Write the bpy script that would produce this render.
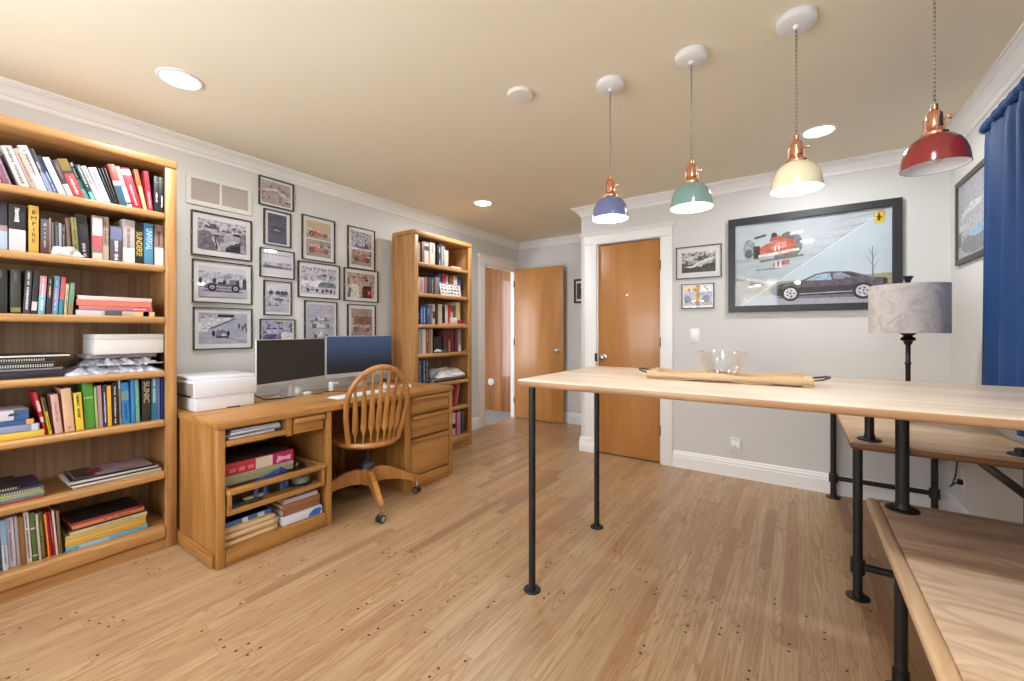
import bpy, bmesh, math, random
from math import pi, sin, cos, radians, sqrt, atan2
from mathutils import Vector, Matrix

random.seed(7)
for _o in list(bpy.data.objects):
    bpy.data.objects.remove(_o, do_unlink=True)
SC = bpy.context.scene
COL = SC.collection

# ------------------------------------------------------------------ camera, world, exposure
cd = bpy.data.cameras.new('camera')
cam = bpy.data.objects.new('camera', cd)
COL.objects.link(cam)
cam.location = (0, 0, 1.2)
cam.rotation_euler = (pi / 2, 0, radians(34.27))
cd.sensor_width = 36
cd.lens = 420 / 1024 * 36
cd.shift_y = -9.2 / 1024
cd.clip_start = 0.02
SC.camera = cam
SC.view_settings.view_transform = 'Standard'
SC.view_settings.look = 'None'
SC.view_settings.gamma = 1
SC.view_settings.use_curve_mapping = False
SC.view_settings.exposure = -0.08
SC.cycles.use_denoising = True
SC.cycles.max_bounces = 10
SC.cycles.diffuse_bounces = 6
SC.cycles.sample_clamp_indirect = 6
SC.cycles.caustics_reflective = False
SC.cycles.caustics_refractive = False
W = bpy.data.worlds.new('World')
SC.world = W
W.use_nodes = True
W.node_tree.nodes['Background'].inputs[0].default_value = (0.88, 0.93, 1.0, 1)
W.node_tree.nodes['Background'].inputs[1].default_value = 9.0

RECESSED_W = 14.5      # each ceiling downlight
PENDANT_W = 4.0        # each lit pendant bulb

# ------------------------------------------------------------------ colours and materials
def lin(c):
    out = []
    for v in c[:3]:
        v = v / 255
        out.append(v / 12.92 if v <= 0.04045 else ((v + 0.055) / 1.055) ** 2.4)
    return (*out, 1)

_mats = {}
def M(color, rough=0.5, metal=0.0, name=None, spec=0.5, coat=0.0):
    """plain material from an sRGB colour with a faint procedural mottling"""
    key = (tuple(color), rough, metal, spec, coat)
    if key in _mats:
        return _mats[key]
    m = bpy.data.materials.new(name or 'paint_%d_%d_%d' % tuple(int(v) for v in color[:3]))
    m.use_nodes = True
    b = m.node_tree.nodes['Principled BSDF']
    b.inputs['Base Color'].default_value = lin(color)
    b.inputs['Roughness'].default_value = rough
    b.inputs['Metallic'].default_value = metal
    b.inputs['Specular IOR Level'].default_value = spec
    b.inputs['Coat Weight'].default_value = coat
    _mats[key] = m
    return m

class G:
    """small node-graph writer"""
    def __init__(s, name):
        s.m = bpy.data.materials.new(name)
        s.m.use_nodes = True
        s.nt = s.m.node_tree
        s.b = s.nt.nodes['Principled BSDF']
    def n(s, t, **kw):
        nd = s.nt.nodes.new(t)
        for k, v in kw.items():
            setattr(nd, k, v)
        return nd
    def put(s, inp, v):
        if isinstance(v, bpy.types.NodeSocket):
            s.nt.links.new(v, inp)
        else:
            inp.default_value = v
    def f(s, op, *a):
        nd = s.n('ShaderNodeMath', operation=op)
        for i, v in enumerate(a):
            s.put(nd.inputs[i], v)
        return nd.outputs[0]
    def vec(s, x, y, z):
        nd = s.n('ShaderNodeCombineXYZ')
        for i, v in enumerate((x, y, z)):
            s.put(nd.inputs[i], v)
        return nd.outputs[0]
    def noise(s, v, scale=1, detail=3, rough=.5, dist=0):
        nd = s.n('ShaderNodeTexNoise')
        s.put(nd.inputs['Vector'], v)
        nd.inputs['Scale'].default_value = scale
        nd.inputs['Detail'].default_value = detail
        nd.inputs['Roughness'].default_value = rough
        nd.inputs['Distortion'].default_value = dist
        return nd.outputs['Fac']
    def white(s, v):
        nd = s.n('ShaderNodeTexWhiteNoise', noise_dimensions='3D')
        s.put(nd.inputs['Vector'], v)
        return nd.outputs['Value']
    def ramp(s, fac, stops, interp='LINEAR'):
        nd = s.n('ShaderNodeValToRGB')
        r = nd.color_ramp
        r.interpolation = interp
        while len(r.elements) < len(stops):
            r.elements.new(0.5)
        for e, (p, c) in zip(r.elements, stops):
            e.position = p
            e.color = lin(c)
        s.put(nd.inputs[0], fac)
        return nd.outputs[0]
    def mix(s, fac, a, b, mode='MIX'):
        nd = s.n('ShaderNodeMix', data_type='RGBA', blend_type=mode)
        s.put(nd.inputs[0], fac)
        s.put(nd.inputs[6], a)
        s.put(nd.inputs[7], b)
        return nd.outputs[2]
    def obj(s):
        tc = s.n('ShaderNodeTexCoord')
        return tc.outputs['Object']
    def sep(s, v):
        nd = s.n('ShaderNodeSeparateXYZ')
        s.put(nd.inputs[0], v)
        return nd.outputs
    def rnd(s):
        return s.n('ShaderNodeObjectInfo').outputs['Random']
    def out(s, color, rough=.5, coat=0, spec=.5, metal=0):
        s.put(s.b.inputs['Base Color'], color)
        s.put(s.b.inputs['Roughness'], rough)
        s.b.inputs['Coat Weight'].default_value = coat
        s.b.inputs['Specular IOR Level'].default_value = spec
        s.b.inputs['Metallic'].default_value = metal
        return s.m

def wood(name, dark, mid, light, axis='Y', across=16, along=1.1, streak=.22, rough=.42, coat=0.1, rings=.0, stave=0):
    g = G(name)
    o = g.sep(g.obj())
    r = g.rnd()
    ax = 'XYZ'.index(axis)
    oth = [i for i in range(3) if i != ax]
    off = g.f('MULTIPLY', r, 9.0)
    a = g.f('ADD', g.f('MULTIPLY', o[ax], along), off)
    u = g.f('MULTIPLY', o[oth[0]], across)
    v = g.f('MULTIPLY', o[oth[1]], across)
    if stave:
        st = g.f('FLOOR', g.f('DIVIDE', o[oth[0]], stave))
        sr = g.white(g.vec(st, 3.1, 0))
        a = g.f('ADD', a, g.f('MULTIPLY', sr, 23.0))
    n1 = g.noise(g.vec(u, v, a), 1, 5, .6, .7)
    col = g.ramp(n1, [(.28, dark), (.5, mid), (.72, light)])
    if rings:
        n3 = g.noise(g.vec(g.f('MULTIPLY', u, .35), g.f('MULTIPLY', v, .35), g.f('MULTIPLY', a, .9)), 1, 2, .5, .4)
        w = g.f('SINE', g.f('MULTIPLY', n3, 75.0))
        w = g.f('MULTIPLY', g.f('MAXIMUM', g.f('SUBTRACT', w, .2), 0.0), rings)
        col = g.mix(w, col, lin(dark))
    n2 = g.noise(g.vec(g.f('MULTIPLY', u, 7.0), g.f('MULTIPLY', v, 7.0), g.f('MULTIPLY', a, 4.0)), 1, 2, .5)
    k = g.f('MULTIPLY', g.f('SUBTRACT', n2, .5), streak * 2)
    col = g.mix(g.f('MAXIMUM', k, 0.0), col, lin(dark))
    if stave:
        t = g.f('MULTIPLY', g.f('SUBTRACT', sr, .35), .55)
        col = g.mix(g.f('MAXIMUM', t, 0.0), col, lin(dark))
    return g.out(col, rough, coat)

HONEY = ((142, 95, 50), (177, 130, 78), (196, 152, 99))
W_HX = wood('honey_oak_x', *HONEY, axis='X', rings=.25)
W_HY = wood('honey_oak_y', *HONEY, axis='Y', rings=.25)
W_HZ = wood('honey_oak_z', *HONEY, axis='Z', rings=.25)
DESKC = ((140, 92, 42), (172, 121, 62), (187, 138, 78))
W_DX = wood('desk_oak_x', *DESKC, axis='X', rings=.2)
W_DY = wood('desk_oak_y', *DESKC, axis='Y', rings=.2)
W_DZ = wood('desk_oak_z', *DESKC, axis='Z', rings=.2)
W_BACK = wood('bookcase_back_veneer', (116, 86, 60), (150, 116, 84), (172, 138, 102), axis='Z', across=30, along=.6, streak=.5)
W_DOOR = wood('birch_door_veneer', (164, 108, 54), (180, 124, 66), (190, 136, 76), axis='Z', across=5, along=.5, streak=.06, rough=.34, coat=.12)
W_TOP = wood('pale_ash_table', (196, 172, 148), (216, 198, 176), (228, 214, 196), axis='X', across=10, along=.8, streak=.12, rough=.4, stave=.09)
W_TOPE = wood('ash_table_edge', (140, 102, 68), (166, 126, 88), (184, 146, 106), axis='X', across=24, along=1, streak=.2)
W_BENCH = wood('oak_bench_boards', (170, 132, 98), (226, 198, 168), (236, 212, 184), axis='X', across=9, along=1.1, streak=.1, rings=.42, rough=.4)
W_BENCHE = wood('oak_bench_edge', (182, 142, 102), (218, 184, 144), (228, 200, 164), axis='Y', across=22, along=1, streak=.15)
W_SIDE = wood('oak_side_desk', (172, 134, 96), (204, 170, 132), (218, 186, 150), axis='X', across=9, along=1, streak=.15, rough=.4, rings=.15)
W_TRAY = wood('pale_tray_wood', (176, 142, 102), (202, 170, 128), (214, 188, 152), axis='X', across=26, along=1.5, streak=.2)
W_CHX = wood('chair_oak', (132, 82, 38), (170, 114, 58), (188, 132, 72), axis='Z', across=18, along=1.4, streak=.15, rough=.33, coat=.25)
W_PANEL = wood('hall_panelling', (116, 66, 30), (172, 110, 54), (190, 130, 72), axis='Z', across=9, along=.4, streak=.35, stave=.12, rough=.3, coat=.7)

def floor_mat():
    g = G('oak_strip_floor')
    gp = g.n('ShaderNodeNewGeometry').outputs['Position']
    o = g.sep(gp)
    wd, ln = .0572, .82
    u = g.f('DIVIDE', o[0], wd)
    row = g.f('FLOOR', u)
    fu = g.f('FRACT', u)
    r = g.white(g.vec(row, 1.7, 0.3))
    v = g.f('ADD', g.f('DIVIDE', o[1], ln), g.f('MULTIPLY', r, 17.3))
    seg = g.f('FLOOR', v)
    fv = g.f('FRACT', v)
    idn = g.white(g.vec(row, seg, 5.1))
    id2 = g.white(g.vec(row, seg, 11.7))
    tint = g.ramp(idn, [(0, (170, 140, 106)), (.35, (178, 149, 113)), (.65, (183, 154, 118)), (.84, (172, 141, 106)), (.94, (162, 124, 94)), (1, (140, 112, 87))])
    x2 = g.f('ADD', g.f('MULTIPLY', o[0], 95), g.f('MULTIPLY', idn, 40))
    y2 = g.f('ADD', g.f('MULTIPLY', o[1], 3.0), g.f('MULTIPLY', id2, 40))
    n1 = g.noise(g.vec(x2, y2, id2), 1, 4, .6, .5)
    col = g.mix(g.f('MULTIPLY', g.f('MAXIMUM', g.f('SUBTRACT', n1, .42), 0.0), 2.8), tint, lin((148, 106, 70)))
    n3 = g.noise(g.vec(g.f('ADD', g.f('MULTIPLY', o[0], 16), g.f('MULTIPLY', idn, 60)), g.f('ADD', g.f('MULTIPLY', o[1], 1.5), g.f('MULTIPLY', id2, 60)), idn), 1, 1, .4, .3)
    w = g.f('SINE', g.f('MULTIPLY', n3, 85.0))
    w = g.f('MULTIPLY', g.f('MAXIMUM', g.f('SUBTRACT', w, .3), 0.0), 1.0)
    col = g.mix(g.f('MULTIPLY', w, g.f('GREATER_THAN', id2, .4)), col, lin((150, 106, 72)))
    eu = g.f('MULTIPLY', g.f('MINIMUM', fu, g.f('SUBTRACT', 1.0, fu)), wd)
    ev = g.f('MULTIPLY', g.f('MINIMUM', fv, g.f('SUBTRACT', 1.0, fv)), ln)
    seam = g.f('MAXIMUM', g.f('LESS_THAN', eu, .0007), g.f('LESS_THAN', ev, .0009))
    col = g.mix(g.f('MULTIPLY', seam, .45), col, lin((110, 76, 50)))
    dx = g.f('MULTIPLY', g.f('SUBTRACT', fu, .5), wd)
    dy = g.f('SUBTRACT', ev, .022)
    d = g.f('SQRT', g.f('ADD', g.f('MULTIPLY', dx, dx), g.f('MULTIPLY', dy, dy)))
    peg = g.f('MULTIPLY', g.f('LESS_THAN', d, .0056), g.f('GREATER_THAN', id2, .25))
    col = g.mix(peg, col, lin((48, 28, 18)))
    return g.out(col, .36, .12)

def mottled(name, c1, c2, scale=3, rough=.8, detail=2, spec=.3):
    g = G(name)
    n = g.noise(g.obj(), scale, detail, .5)
    return g.out(g.ramp(n, [(.35, c1), (.65, c2)]), rough, 0, spec)

M_WALL = mottled('pale_grey_wall_paint', (212, 211, 208), (214, 213, 210), 2)
M_CEIL = mottled('beige_ceiling_paint', (231, 223, 200), (233, 225, 203), 1.5)
M_TRIM = mottled('white_trim_paint', (238, 238, 236), (240, 240, 238), 4, .45, spec=.5)
M_FLOOR = floor_mat()
M_CARPET = mottled('grey_hall_carpet', (140, 142, 148), (158, 160, 166), 90, .95)
M_PIPE = mottled('black_iron_pipe', (22, 20, 19), (30, 28, 26), 30, .5, spec=.5)
M_BLACK = M((24, 24, 24), .4)
M_FRAME = M((40, 39, 37), .4, name='black_frame_paint')
M_MAT = M((226, 226, 224), .8, name='white_mat_board')
M_WHITE = M((228, 228, 228), .4, name='white_plastic')
M_COPPER = M((232, 172, 142), .25, 1.0, 'polished_copper')
M_NICKEL = M((176, 170, 160), .28, 1.0, 'satin_nickel')
M_CHROME = M((200, 200, 205), .15, 1.0, 'chrome')
M_PAPER = M((214, 206, 192), .85, name='page_paper')

def cord_mat():
    g = G('twisted_cord_braid')
    o = g.sep(g.obj())
    w = g.f('SINE', g.f('MULTIPLY', o[2], 420.0))
    return g.out(g.mix(g.f('GREATER_THAN', w, 0.0), lin((176, 164, 146)), lin((112, 98, 86))), .8)
M_CORD = cord_mat()

def emit(name, color, strength):
    m = bpy.data.materials.new(name)
    m.use_nodes = True
    b = m.node_tree.nodes['Principled BSDF']
    b.inputs['Base Color'].default_value = (*color, 1)
    b.inputs['Emission Color'].default_value = (*color, 1)
    b.inputs['Emission Strength'].default_value = strength
    return m
M_LENS = emit('downlight_lens_glow', (1, .98, .95), 16.0)
M_BULB = emit('lit_bulb_glow', (1, .97, .93), 12.0)

def glass_mat(name, clear=.93, tint=(1, 1, 1)):
    m = bpy.data.materials.new(name)
    m.use_nodes = True
    nt = m.node_tree
    nt.nodes.remove(nt.nodes['Principled BSDF'])
    out = nt.nodes['Material Output']
    tr = nt.nodes.new('ShaderNodeBsdfTransparent')
    tr.inputs[0].default_value = (*tint, 1)
    gl = nt.nodes.new('ShaderNodeBsdfGlossy')
    gl.inputs['Roughness'].default_value = .03
    lw = nt.nodes.new('ShaderNodeLayerWeight')
    lw.inputs[0].default_value = .5
    pw = nt.nodes.new('ShaderNodeMath')
    pw.operation = 'POWER'
    pw.inputs[1].default_value = 4.0
    ma = nt.nodes.new('ShaderNodeMath')
    ma.operation = 'MULTIPLY_ADD'
    ma.inputs[1].default_value = .5
    ma.inputs[2].default_value = .025
    nt.links.new(lw.outputs['Facing'], pw.inputs[0])
    nt.links.new(pw.outputs[0], ma.inputs[0])
    mx = nt.nodes.new('ShaderNodeMixShader')
    nt.links.new(ma.outputs[0], mx.inputs[0])
    nt.links.new(tr.outputs[0], mx.inputs[1])
    nt.links.new(gl.outputs[0], mx.inputs[2])
    nt.links.new(mx.outputs[0], out.inputs[0])
    return m
M_PANE = glass_mat('picture_glass')

def bowl_glass():
    m = bpy.data.materials.new('clear_bowl_glass')
    m.use_nodes = True
    nt = m.node_tree
    nt.nodes.remove(nt.nodes['Principled BSDF'])
    out = nt.nodes['Material Output']
    tr = nt.nodes.new('ShaderNodeBsdfTransparent')
    tr.inputs[0].default_value = (.975, .98, .98, 1)
    gl = nt.nodes.new('ShaderNodeBsdfGlossy')
    gl.inputs['Roughness'].default_value = .06
    gl.inputs[0].default_value = (1, 1, 1, 1)
    lw = nt.nodes.new('ShaderNodeLayerWeight')
    lw.inputs[0].default_value = .17
    mx = nt.nodes.new('ShaderNodeMixShader')
    nt.links.new(lw.outputs['Facing'], mx.inputs[0])
    nt.links.new(tr.outputs[0], mx.inputs[1])
    nt.links.new(gl.outputs[0], mx.inputs[2])
    nt.links.new(mx.outputs[0], out.inputs[0])
    return m
M_BOWL = bowl_glass()

# ------------------------------------------------------------------ mesh helpers
class MB:
    def __init__(s):
        s.bm = bmesh.new()
    def _fin(s, verts, mi, smooth):
        fs = {f for v in verts for f in v.link_faces}
        for f in fs:
            f.material_index = mi
            f.smooth = smooth
    def box(s, x0, x1, y0, y1, z0, z1, mi=0, bev=0, seg=2, mat=None):
        r = bmesh.ops.create_cube(s.bm, size=1)
        vs = r['verts']
        for v in vs:
            v.co = Vector(((x0 + x1) / 2 + v.co.x * (x1 - x0), (y0 + y1) / 2 + v.co.y * (y1 - y0), (z0 + z1) / 2 + v.co.z * (z1 - z0)))
        if bev:
            es = list({e for v in vs for e in v.link_edges})
            k = bmesh.ops.bevel(s.bm, geom=es, offset=bev, segments=seg, affect='EDGES', profile=.5)
            vs = list({v for f in k['faces'] for v in f.verts} | {v for v in vs if v.is_valid})
            allv = set(vs)
            for f in k['faces']:
                for v in f.verts:
                    for lf in v.link_faces:
                        allv.update(lf.verts)
            vs = list(allv)
        s._fin(vs, mi, bool(bev))
        if mat is not None:
            bmesh.ops.transform(s.bm, matrix=mat, verts=vs)
        return s
    def lathe(s, prof, c=(0, 0, 0), seg=24, mi=0, smooth=True, axis='Z', flute=0, nfl=0, caps=True):
        rings = []
        for (r, z) in prof:
            ring = []
            for i in range(seg):
                a = 2 * pi * i / seg
                rr = max(r, 1e-5) * (1 + flute * cos(nfl * a))
                p = (rr * cos(a), rr * sin(a), z)
                if axis == 'X':
                    p = (z, p[0], p[1])
                elif axis == 'Y':
                    p = (p[0], z, p[1])
                ring.append(s.bm.verts.new((p[0] + c[0], p[1] + c[1], p[2] + c[2])))
            rings.append(ring)
        nv = []
        for a, b in zip(rings, rings[1:]):
            for i in range(seg):
                j = (i + 1) % seg
                f = s.bm.faces.new((a[i], a[j], b[j], b[i]))
                f.material_index = mi
                f.smooth = smooth
        for ring, rev in ((rings[0], True), (rings[-1], False)) if caps else ():
            f = s.bm.faces.new(list(reversed(ring)) if rev else ring)
            f.material_index = mi
        return s
    def tube(s, pts, r, seg=10, mi=0, smooth=True, flat=None, closed=False):
        """sweep a round (or flat=(a,b) oval) section along pts; r may be a list"""
        pts = [Vector(p) for p in pts]
        n = len(pts)
        rs = r if isinstance(r, (list, tuple)) else [r] * n
        t0 = (pts[1] - pts[0]).normalized()
        ref = Vector((0, 0, 1)) if abs(t0.z) < .9 else Vector((1, 0, 0))
        nrm = t0.cross(ref).normalized()
        rings = []
        for i, p in enumerate(pts):
            a = pts[i] - pts[i - 1] if i else pts[1] - pts[0]
            b = pts[i + 1] - pts[i] if i < n - 1 else pts[i] - pts[i - 1]
            t = (a.normalized() + b.normalized()).normalized()
            nrm = (nrm - t * nrm.dot(t)).normalized()
            bi = t.cross(nrm)
            fa, fb = flat or (1, 1)
            ring = [s.bm.verts.new(p + nrm * (cos(2 * pi * k / seg) * rs[i] * fa) + bi * (sin(2 * pi * k / seg) * rs[i] * fb)) for k in range(seg)]
            rings.append(ring)
        for a, b in zip(rings, rings[1:]):
            for i in range(seg):
                j = (i + 1) % seg
                f = s.bm.faces.new((a[i], a[j], b[j], b[i]))
                f.material_index = mi
                f.smooth = smooth
        for ring, rev in ((rings[0], True), (rings[-1], False)):
            f = s.bm.faces.new(list(reversed(ring)) if rev else ring)
            f.material_index = mi
        return s
    def cyl(s, p0, p1, r, seg=16, mi=0, r1=None):
        return s.tube([p0, p1], [r, r if r1 is None else r1], seg, mi)
    def prism(s, pts, off, mi=0, smooth=False):
        """closed polygon (3-D points) extruded by the vector off"""
        off = Vector(off)
        a = [s.bm.verts.new(p) for p in pts]
        b = [s.bm.verts.new(Vector(p) + off) for p in pts]
        n = len(pts)
        fs = [s.bm.faces.new(a), s.bm.faces.new(list(reversed(b)))]
        for i in range(n):
            j = (i + 1) % n
            fs.append(s.bm.faces.new((a[j], a[i], b[i], b[j])))
        for f in fs:
            f.material_index = mi
            f.smooth = smooth
        return s
    def face(s, pts, mi=0):
        f = s.bm.faces.new([s.bm.verts.new(p) for p in pts])
        f.material_index = mi
        return s
    def build(s, name, mats, parent=None, loc=None, recalc=True):
        if recalc:
            bmesh.ops.recalc_face_normals(s.bm, faces=s.bm.faces)
        for e in s.bm.edges:
            if len(e.link_faces) == 2 and e.calc_face_angle(0) > radians(38):
                e.smooth = False
        me = bpy.data.meshes.new(name)
        s.bm.to_mesh(me)
        s.bm.free()
        for m in (mats if isinstance(mats, (list, tuple)) else [mats]):
            me.materials.append(m)
        o = bpy.data.objects.new(name, me)
        COL.objects.link(o)
        if parent:
            o.parent = parent
        if loc:
            o.location = loc
        return o

def tag(o, label=None, cat=None, group=None, kind=None):
    for k, v in (('label', label), ('category', cat), ('group', group), ('kind', kind)):
        if v:
            o[k] = v
    return o

def thing(name, label, cat, loc=(0, 0, 0), rz=0, group=None):
    o = bpy.data.objects.new(name, None)
    o.empty_display_size = .05
    COL.objects.link(o)
    o.location = loc
    o.rotation_euler = (0, 0, rz)
    return tag(o, label, cat, group)

def struct(o):
    o['kind'] = 'structure'
    return o

def lettering(text, size, mat, parent, name='title', loc=(0, 0, 0), rot=(0, 0, 0), depth=.0004, xs=1.0):
    c = bpy.data.curves.new('t', 'FONT')
    c.body = text
    c.size = size
    c.extrude = depth
    c.align_x = 'CENTER'
    c.align_y = 'CENTER'
    t = bpy.data.objects.new('t', c)
    COL.objects.link(t)
    me = bpy.data.meshes.new_from_object(t)
    bpy.data.objects.remove(t, do_unlink=True)
    me.materials.clear()
    me.materials.append(mat)
    o = bpy.data.objects.new(name, me)
    COL.objects.link(o)
    o.parent = parent
    o.location = loc
    o.rotation_euler = rot
    o.scale = (xs, 1, 1)
    return o

def copy_tree(o, parent=None):
    c = o.copy()
    COL.objects.link(c)
    if parent:
        c.parent = parent
    for ch in list(o.children):
        copy_tree(ch, c)
    return c

ORD = ['first', 'second', 'third', 'fourth', 'fifth', 'sixth', 'seventh', 'eighth', 'ninth', 'tenth', 'eleventh', 'twelfth', 'thirteenth', 'fourteenth', 'fifteenth', 'sixteenth', 'seventeenth', 'eighteenth', 'nineteenth', 'twentieth', 'twenty-first', 'twenty-second', 'twenty-third', 'twenty-fourth', 'twenty-fifth', 'twenty-sixth', 'twenty-seventh']
# ------------------------------------------------------------------ the room
XL, XR, YB, YA, XC, YF, ZC = -3.27, 0.825, 3.9, 4.96, -1.81, -0.75, 2.435
T = .12
struct(MB().box(XL - .06, XR + T, YF - T, YA + T, -.1, 0).build('floor', M_FLOOR))
struct(MB().box(XL - T, XR + T, YF - T, YA + T, ZC, ZC + .1).build('ceiling', M_CEIL))
DY0, DY1, DZ = 4.17, 4.865, 2.045            # hall doorway in the left wall
b = MB()
b.box(XL - .06, XL, YF - T, DY0, 0, ZC)
b.box(XL - .06, XL, DY1, YA + T, 0, ZC)
b.box(XL - .06, XL, DY0, DY1, DZ, ZC)
struct(b.build('wall_left', M_WALL))
struct(MB().box(XL, XC, YA, YA + T, 0, ZC).build('wall_alcove', M_WALL))
struct(MB().box(XC, XC + T, YB, YA, 0, ZC).build('wall_return', M_WALL))
CX0, CX1 = -1.642, -1.022                      # closet door opening
b = MB()
b.box(XC + T, CX0, YB, YB + T, 0, ZC)
b.box(CX1, XR, YB, YB + T, 0, ZC)
b.box(CX0, CX1, YB, YB + T, 2.05, ZC)
struct(b.build('wall_back', M_WALL))
struct(MB().box(XR, XR + T, YF - T, YB + T, 0, ZC).build('wall_right', M_WALL))
WX0, WX1, WZ0, WZ1 = -2.9, -.25, .75, 2.15   # unseen window added behind the camera, lets sky in as fill light
b = MB()
b.box(XL, WX0, YF - T, YF, 0, ZC)
b.box(WX1, XR, YF - T, YF, 0, ZC)
b.box(WX0, WX1, YF - T, YF, 0, WZ0)
b.box(WX0, WX1, YF - T, YF, WZ1, ZC)
struct(b.build('wall_front', M_WALL))
b = MB()
for x in (WX0, (WX0 + WX1) / 2 - .025, WX1 - .05):
    b.box(x, x + .05, YF - .09, YF - .03, WZ0, WZ1)
for z in (WZ0, WZ1 - .05):
    b.box(WX0, WX1, YF - .09, YF - .03, z, z + .05)
wo = struct(b.build('added_fill_window', M_TRIM))
MB().box(WX0, WX1, YF - .062, YF - .058, WZ0, WZ1).build('glass', M_PANE, wo)

# crown moulding all the way round, mitred
PTS = [(XL, YF), (XL, YA), (XC, YA), (XC, YB), (XR, YB), (XR, YF)]
def offs(pts, d):
    out = []
    n = len(pts)
    for i in range(n):
        p0, p1, p2 = Vector(pts[i - 1]), Vector(pts[i]), Vector(pts[(i + 1) % n])
        a, c = (p1 - p0).normalized(), (p2 - p1).normalized()
        n1, n2 = Vector((a.y, -a.x)), Vector((c.y, -c.x))
        out.append(p1 + (n1 + n2) / (1 + n1.dot(n2)) * d)
    return out
prof = [(0, -.086), (.006, -.086), (.012, -.076), (.014, -.066), (.024, -.058), (.036, -.042), (.05, -.026), (.066, -.018), (.07, -.012), (.082, -.012), (.082, 0), (0, 0)]
bm = MB()
rings = []
for d, z in prof:
    rings.append([bm.bm.verts.new((p.x, p.y, ZC + z)) for p in offs(PTS, d)])
for a, c in zip(rings, rings[1:]):
    for i in range(6):
        j = (i + 1) % 6
        bm.bm.faces.new((a[i], a[j], c[j], c[i]))
struct(bm.build('trim_1', M_TRIM))

BPROF = [(0, 0), (.017, 0), (.017, .096), (.014, .102), (.014, .117), (.009, .127), (.006, .14), (0, .146)]
def baseboard(name, p0, p1, nrm):
    """board from p0 to p1 on the wall, nrm points into the room"""
    a, c, n = Vector((*p0, 0)), Vector((*p1, 0)), Vector((*nrm, 0))
    pts = [a + n * d + Vector((0, 0, z)) for d, z in BPROF]
    return struct(MB().prism(pts, c - a).build(name, M_TRIM))
baseboard('baseboard_left', (XL, 3.47), (XL, DY0 - .11), (1, 0))
baseboard('baseboard_left_front', (XL, YF), (XL, -.06), (1, 0))
baseboard('baseboard_alcove', (XL, YA), (XC, YA), (0, -1))
baseboard('baseboard_return', (XC, YB - .017), (XC, YA - .02), (-1, 0))
baseboard('baseboard_back', (CX1 + .1, YB), (XR, YB), (0, -1))
baseboard('baseboard_right', (XR, YF), (XR, YB - .02), (-1, 0))
baseboard('baseboard_front', (XL, YF), (XR, YF), (0, 1))

struct(MB().box(CX0 - .1, CX1 + .1, YB + T, YB + T + .05, 0, ZC).build('closet_light_stop', M_WALL))  # slab added close behind the door to stop sky light leaking under it
# closet door with its casing
b = MB()
b.box(XC + .045, CX0, YB - .022, YB, 0, 2.055, bev=.003)
b.box(CX1, CX1 + .1, YB - .022, YB, 0, 2.055, bev=.003)
b.box(XC + .04, CX1 + .1, YB - .026, YB, 2.055, 2.14, bev=.003)
b.prism([(XC + .01, YB, 2.14), (XC + .01, YB - .03, 2.14), (XC - .0, YB - .05, 2.17), (XC, YB, 2.17)], (CX1 + .12 - XC, 0, 0))
b.box(XC - .006, CX0 - .006, YB - .034, YB - .022, 0, .105, bev=.004)
b.box(XC - .002, CX0 - .01, YB - .03, YB - .022, .105, .15, bev=.004)
for x in (CX0, CX1 - .012):
    b.box(x, x + .012, YB, YB + .09, 0, 2.05)
struct(b.build('trim_2', M_TRIM))
d1 = struct(MB().box(CX0 + .0125, CX1 - .0125, YB + .012, YB + .05, .012, 2.043, bev=.002).build('door_1', W_DOOR))
kb = MB().lathe([(.033, 0), (.033, .006), (.014, .01), (.012, .03), (.02, .038), (.027, .05), (.026, .062), (.016, .068), (.001, .069)], seg=20, axis='Y')
bmesh.ops.scale(kb.bm, vec=(1, -1, 1), verts=kb.bm.verts)
kb.build('door_knob', M_NICKEL, d1, (CX0 + .066, YB + .012, .945))
MB().box(CX0 - .014, CX0 + .002, YB - .024, YB + .0, .905, .985).build('strike_plate', M_BLACK, d1)
for z in (.3, 1.1, 1.8):
    MB().cyl((CX1 - .008, YB + .004, z - .045), (CX1 - .008, YB + .004, z + .045), .007, 8).build('hinge', M((90, 80, 70), .4, .8), d1)

# hall doorway casing, open door, hall
b = MB()
b.box(XL, XL + .022, DY0 - .115, DY0, 0, DZ, bev=.003)
b.box(XL, XL + .022, DY1, YA - .005, 0, DZ, bev=.003)
b.box(XL, XL + .026, DY0 - .115, YA - .004, DZ, DZ + .085, bev=.003)
b.prism([(XL, DY0 - .13, DZ + .085), (XL + .03, DY0 - .13, DZ + .085), (XL + .05, DY0 - .13, DZ + .115), (XL, DY0 - .13, DZ + .115)], (0, YA - .004 - DY0 + .13, 0))
for y in (DY0, DY1 - .014):
    b.box(XL - .06, XL + .002, y, y + .014, 0, DZ)
b.box(XL - .06, XL + .002, DY0, DY1, DZ - .014, DZ)
struct(b.build('trim_3', M_TRIM))
d2 = struct(MB().box(XL + .028, -2.495, YA - .135, YA - .1, .012, 2.05, bev=.002).build('door_2', W_DOOR))
kb = MB().lathe([(.033, 0), (.033, .006), (.014, .01), (.012, .03), (.02, .038), (.027, .05), (.026, .062), (.016, .068), (.001, .069)], seg=20, axis='Y')
bmesh.ops.scale(kb.bm, vec=(1, -1, 1), verts=kb.bm.verts)
kb.build('door_knob', M_NICKEL, d2, (-2.565, YA - .135, .95))
kb = MB().lathe([(.033, 0), (.033, .006), (.014, .01), (.012, .03), (.02, .038), (.027, .05), (.026, .062), (.016, .068), (.001, .069)], seg=20, axis='Y')
kb.build('door_knob', M_NICKEL, d2, (-2.565, YA - .1, .95))
for z in (.25, 1.05, 1.85):
    MB().cyl((XL + .02, YA - .14, z - .045), (XL + .02, YA - .14, z + .045), .007, 8).build('hinge', M((120, 110, 100), .4, .8), d2)
HX = -4.75
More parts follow.
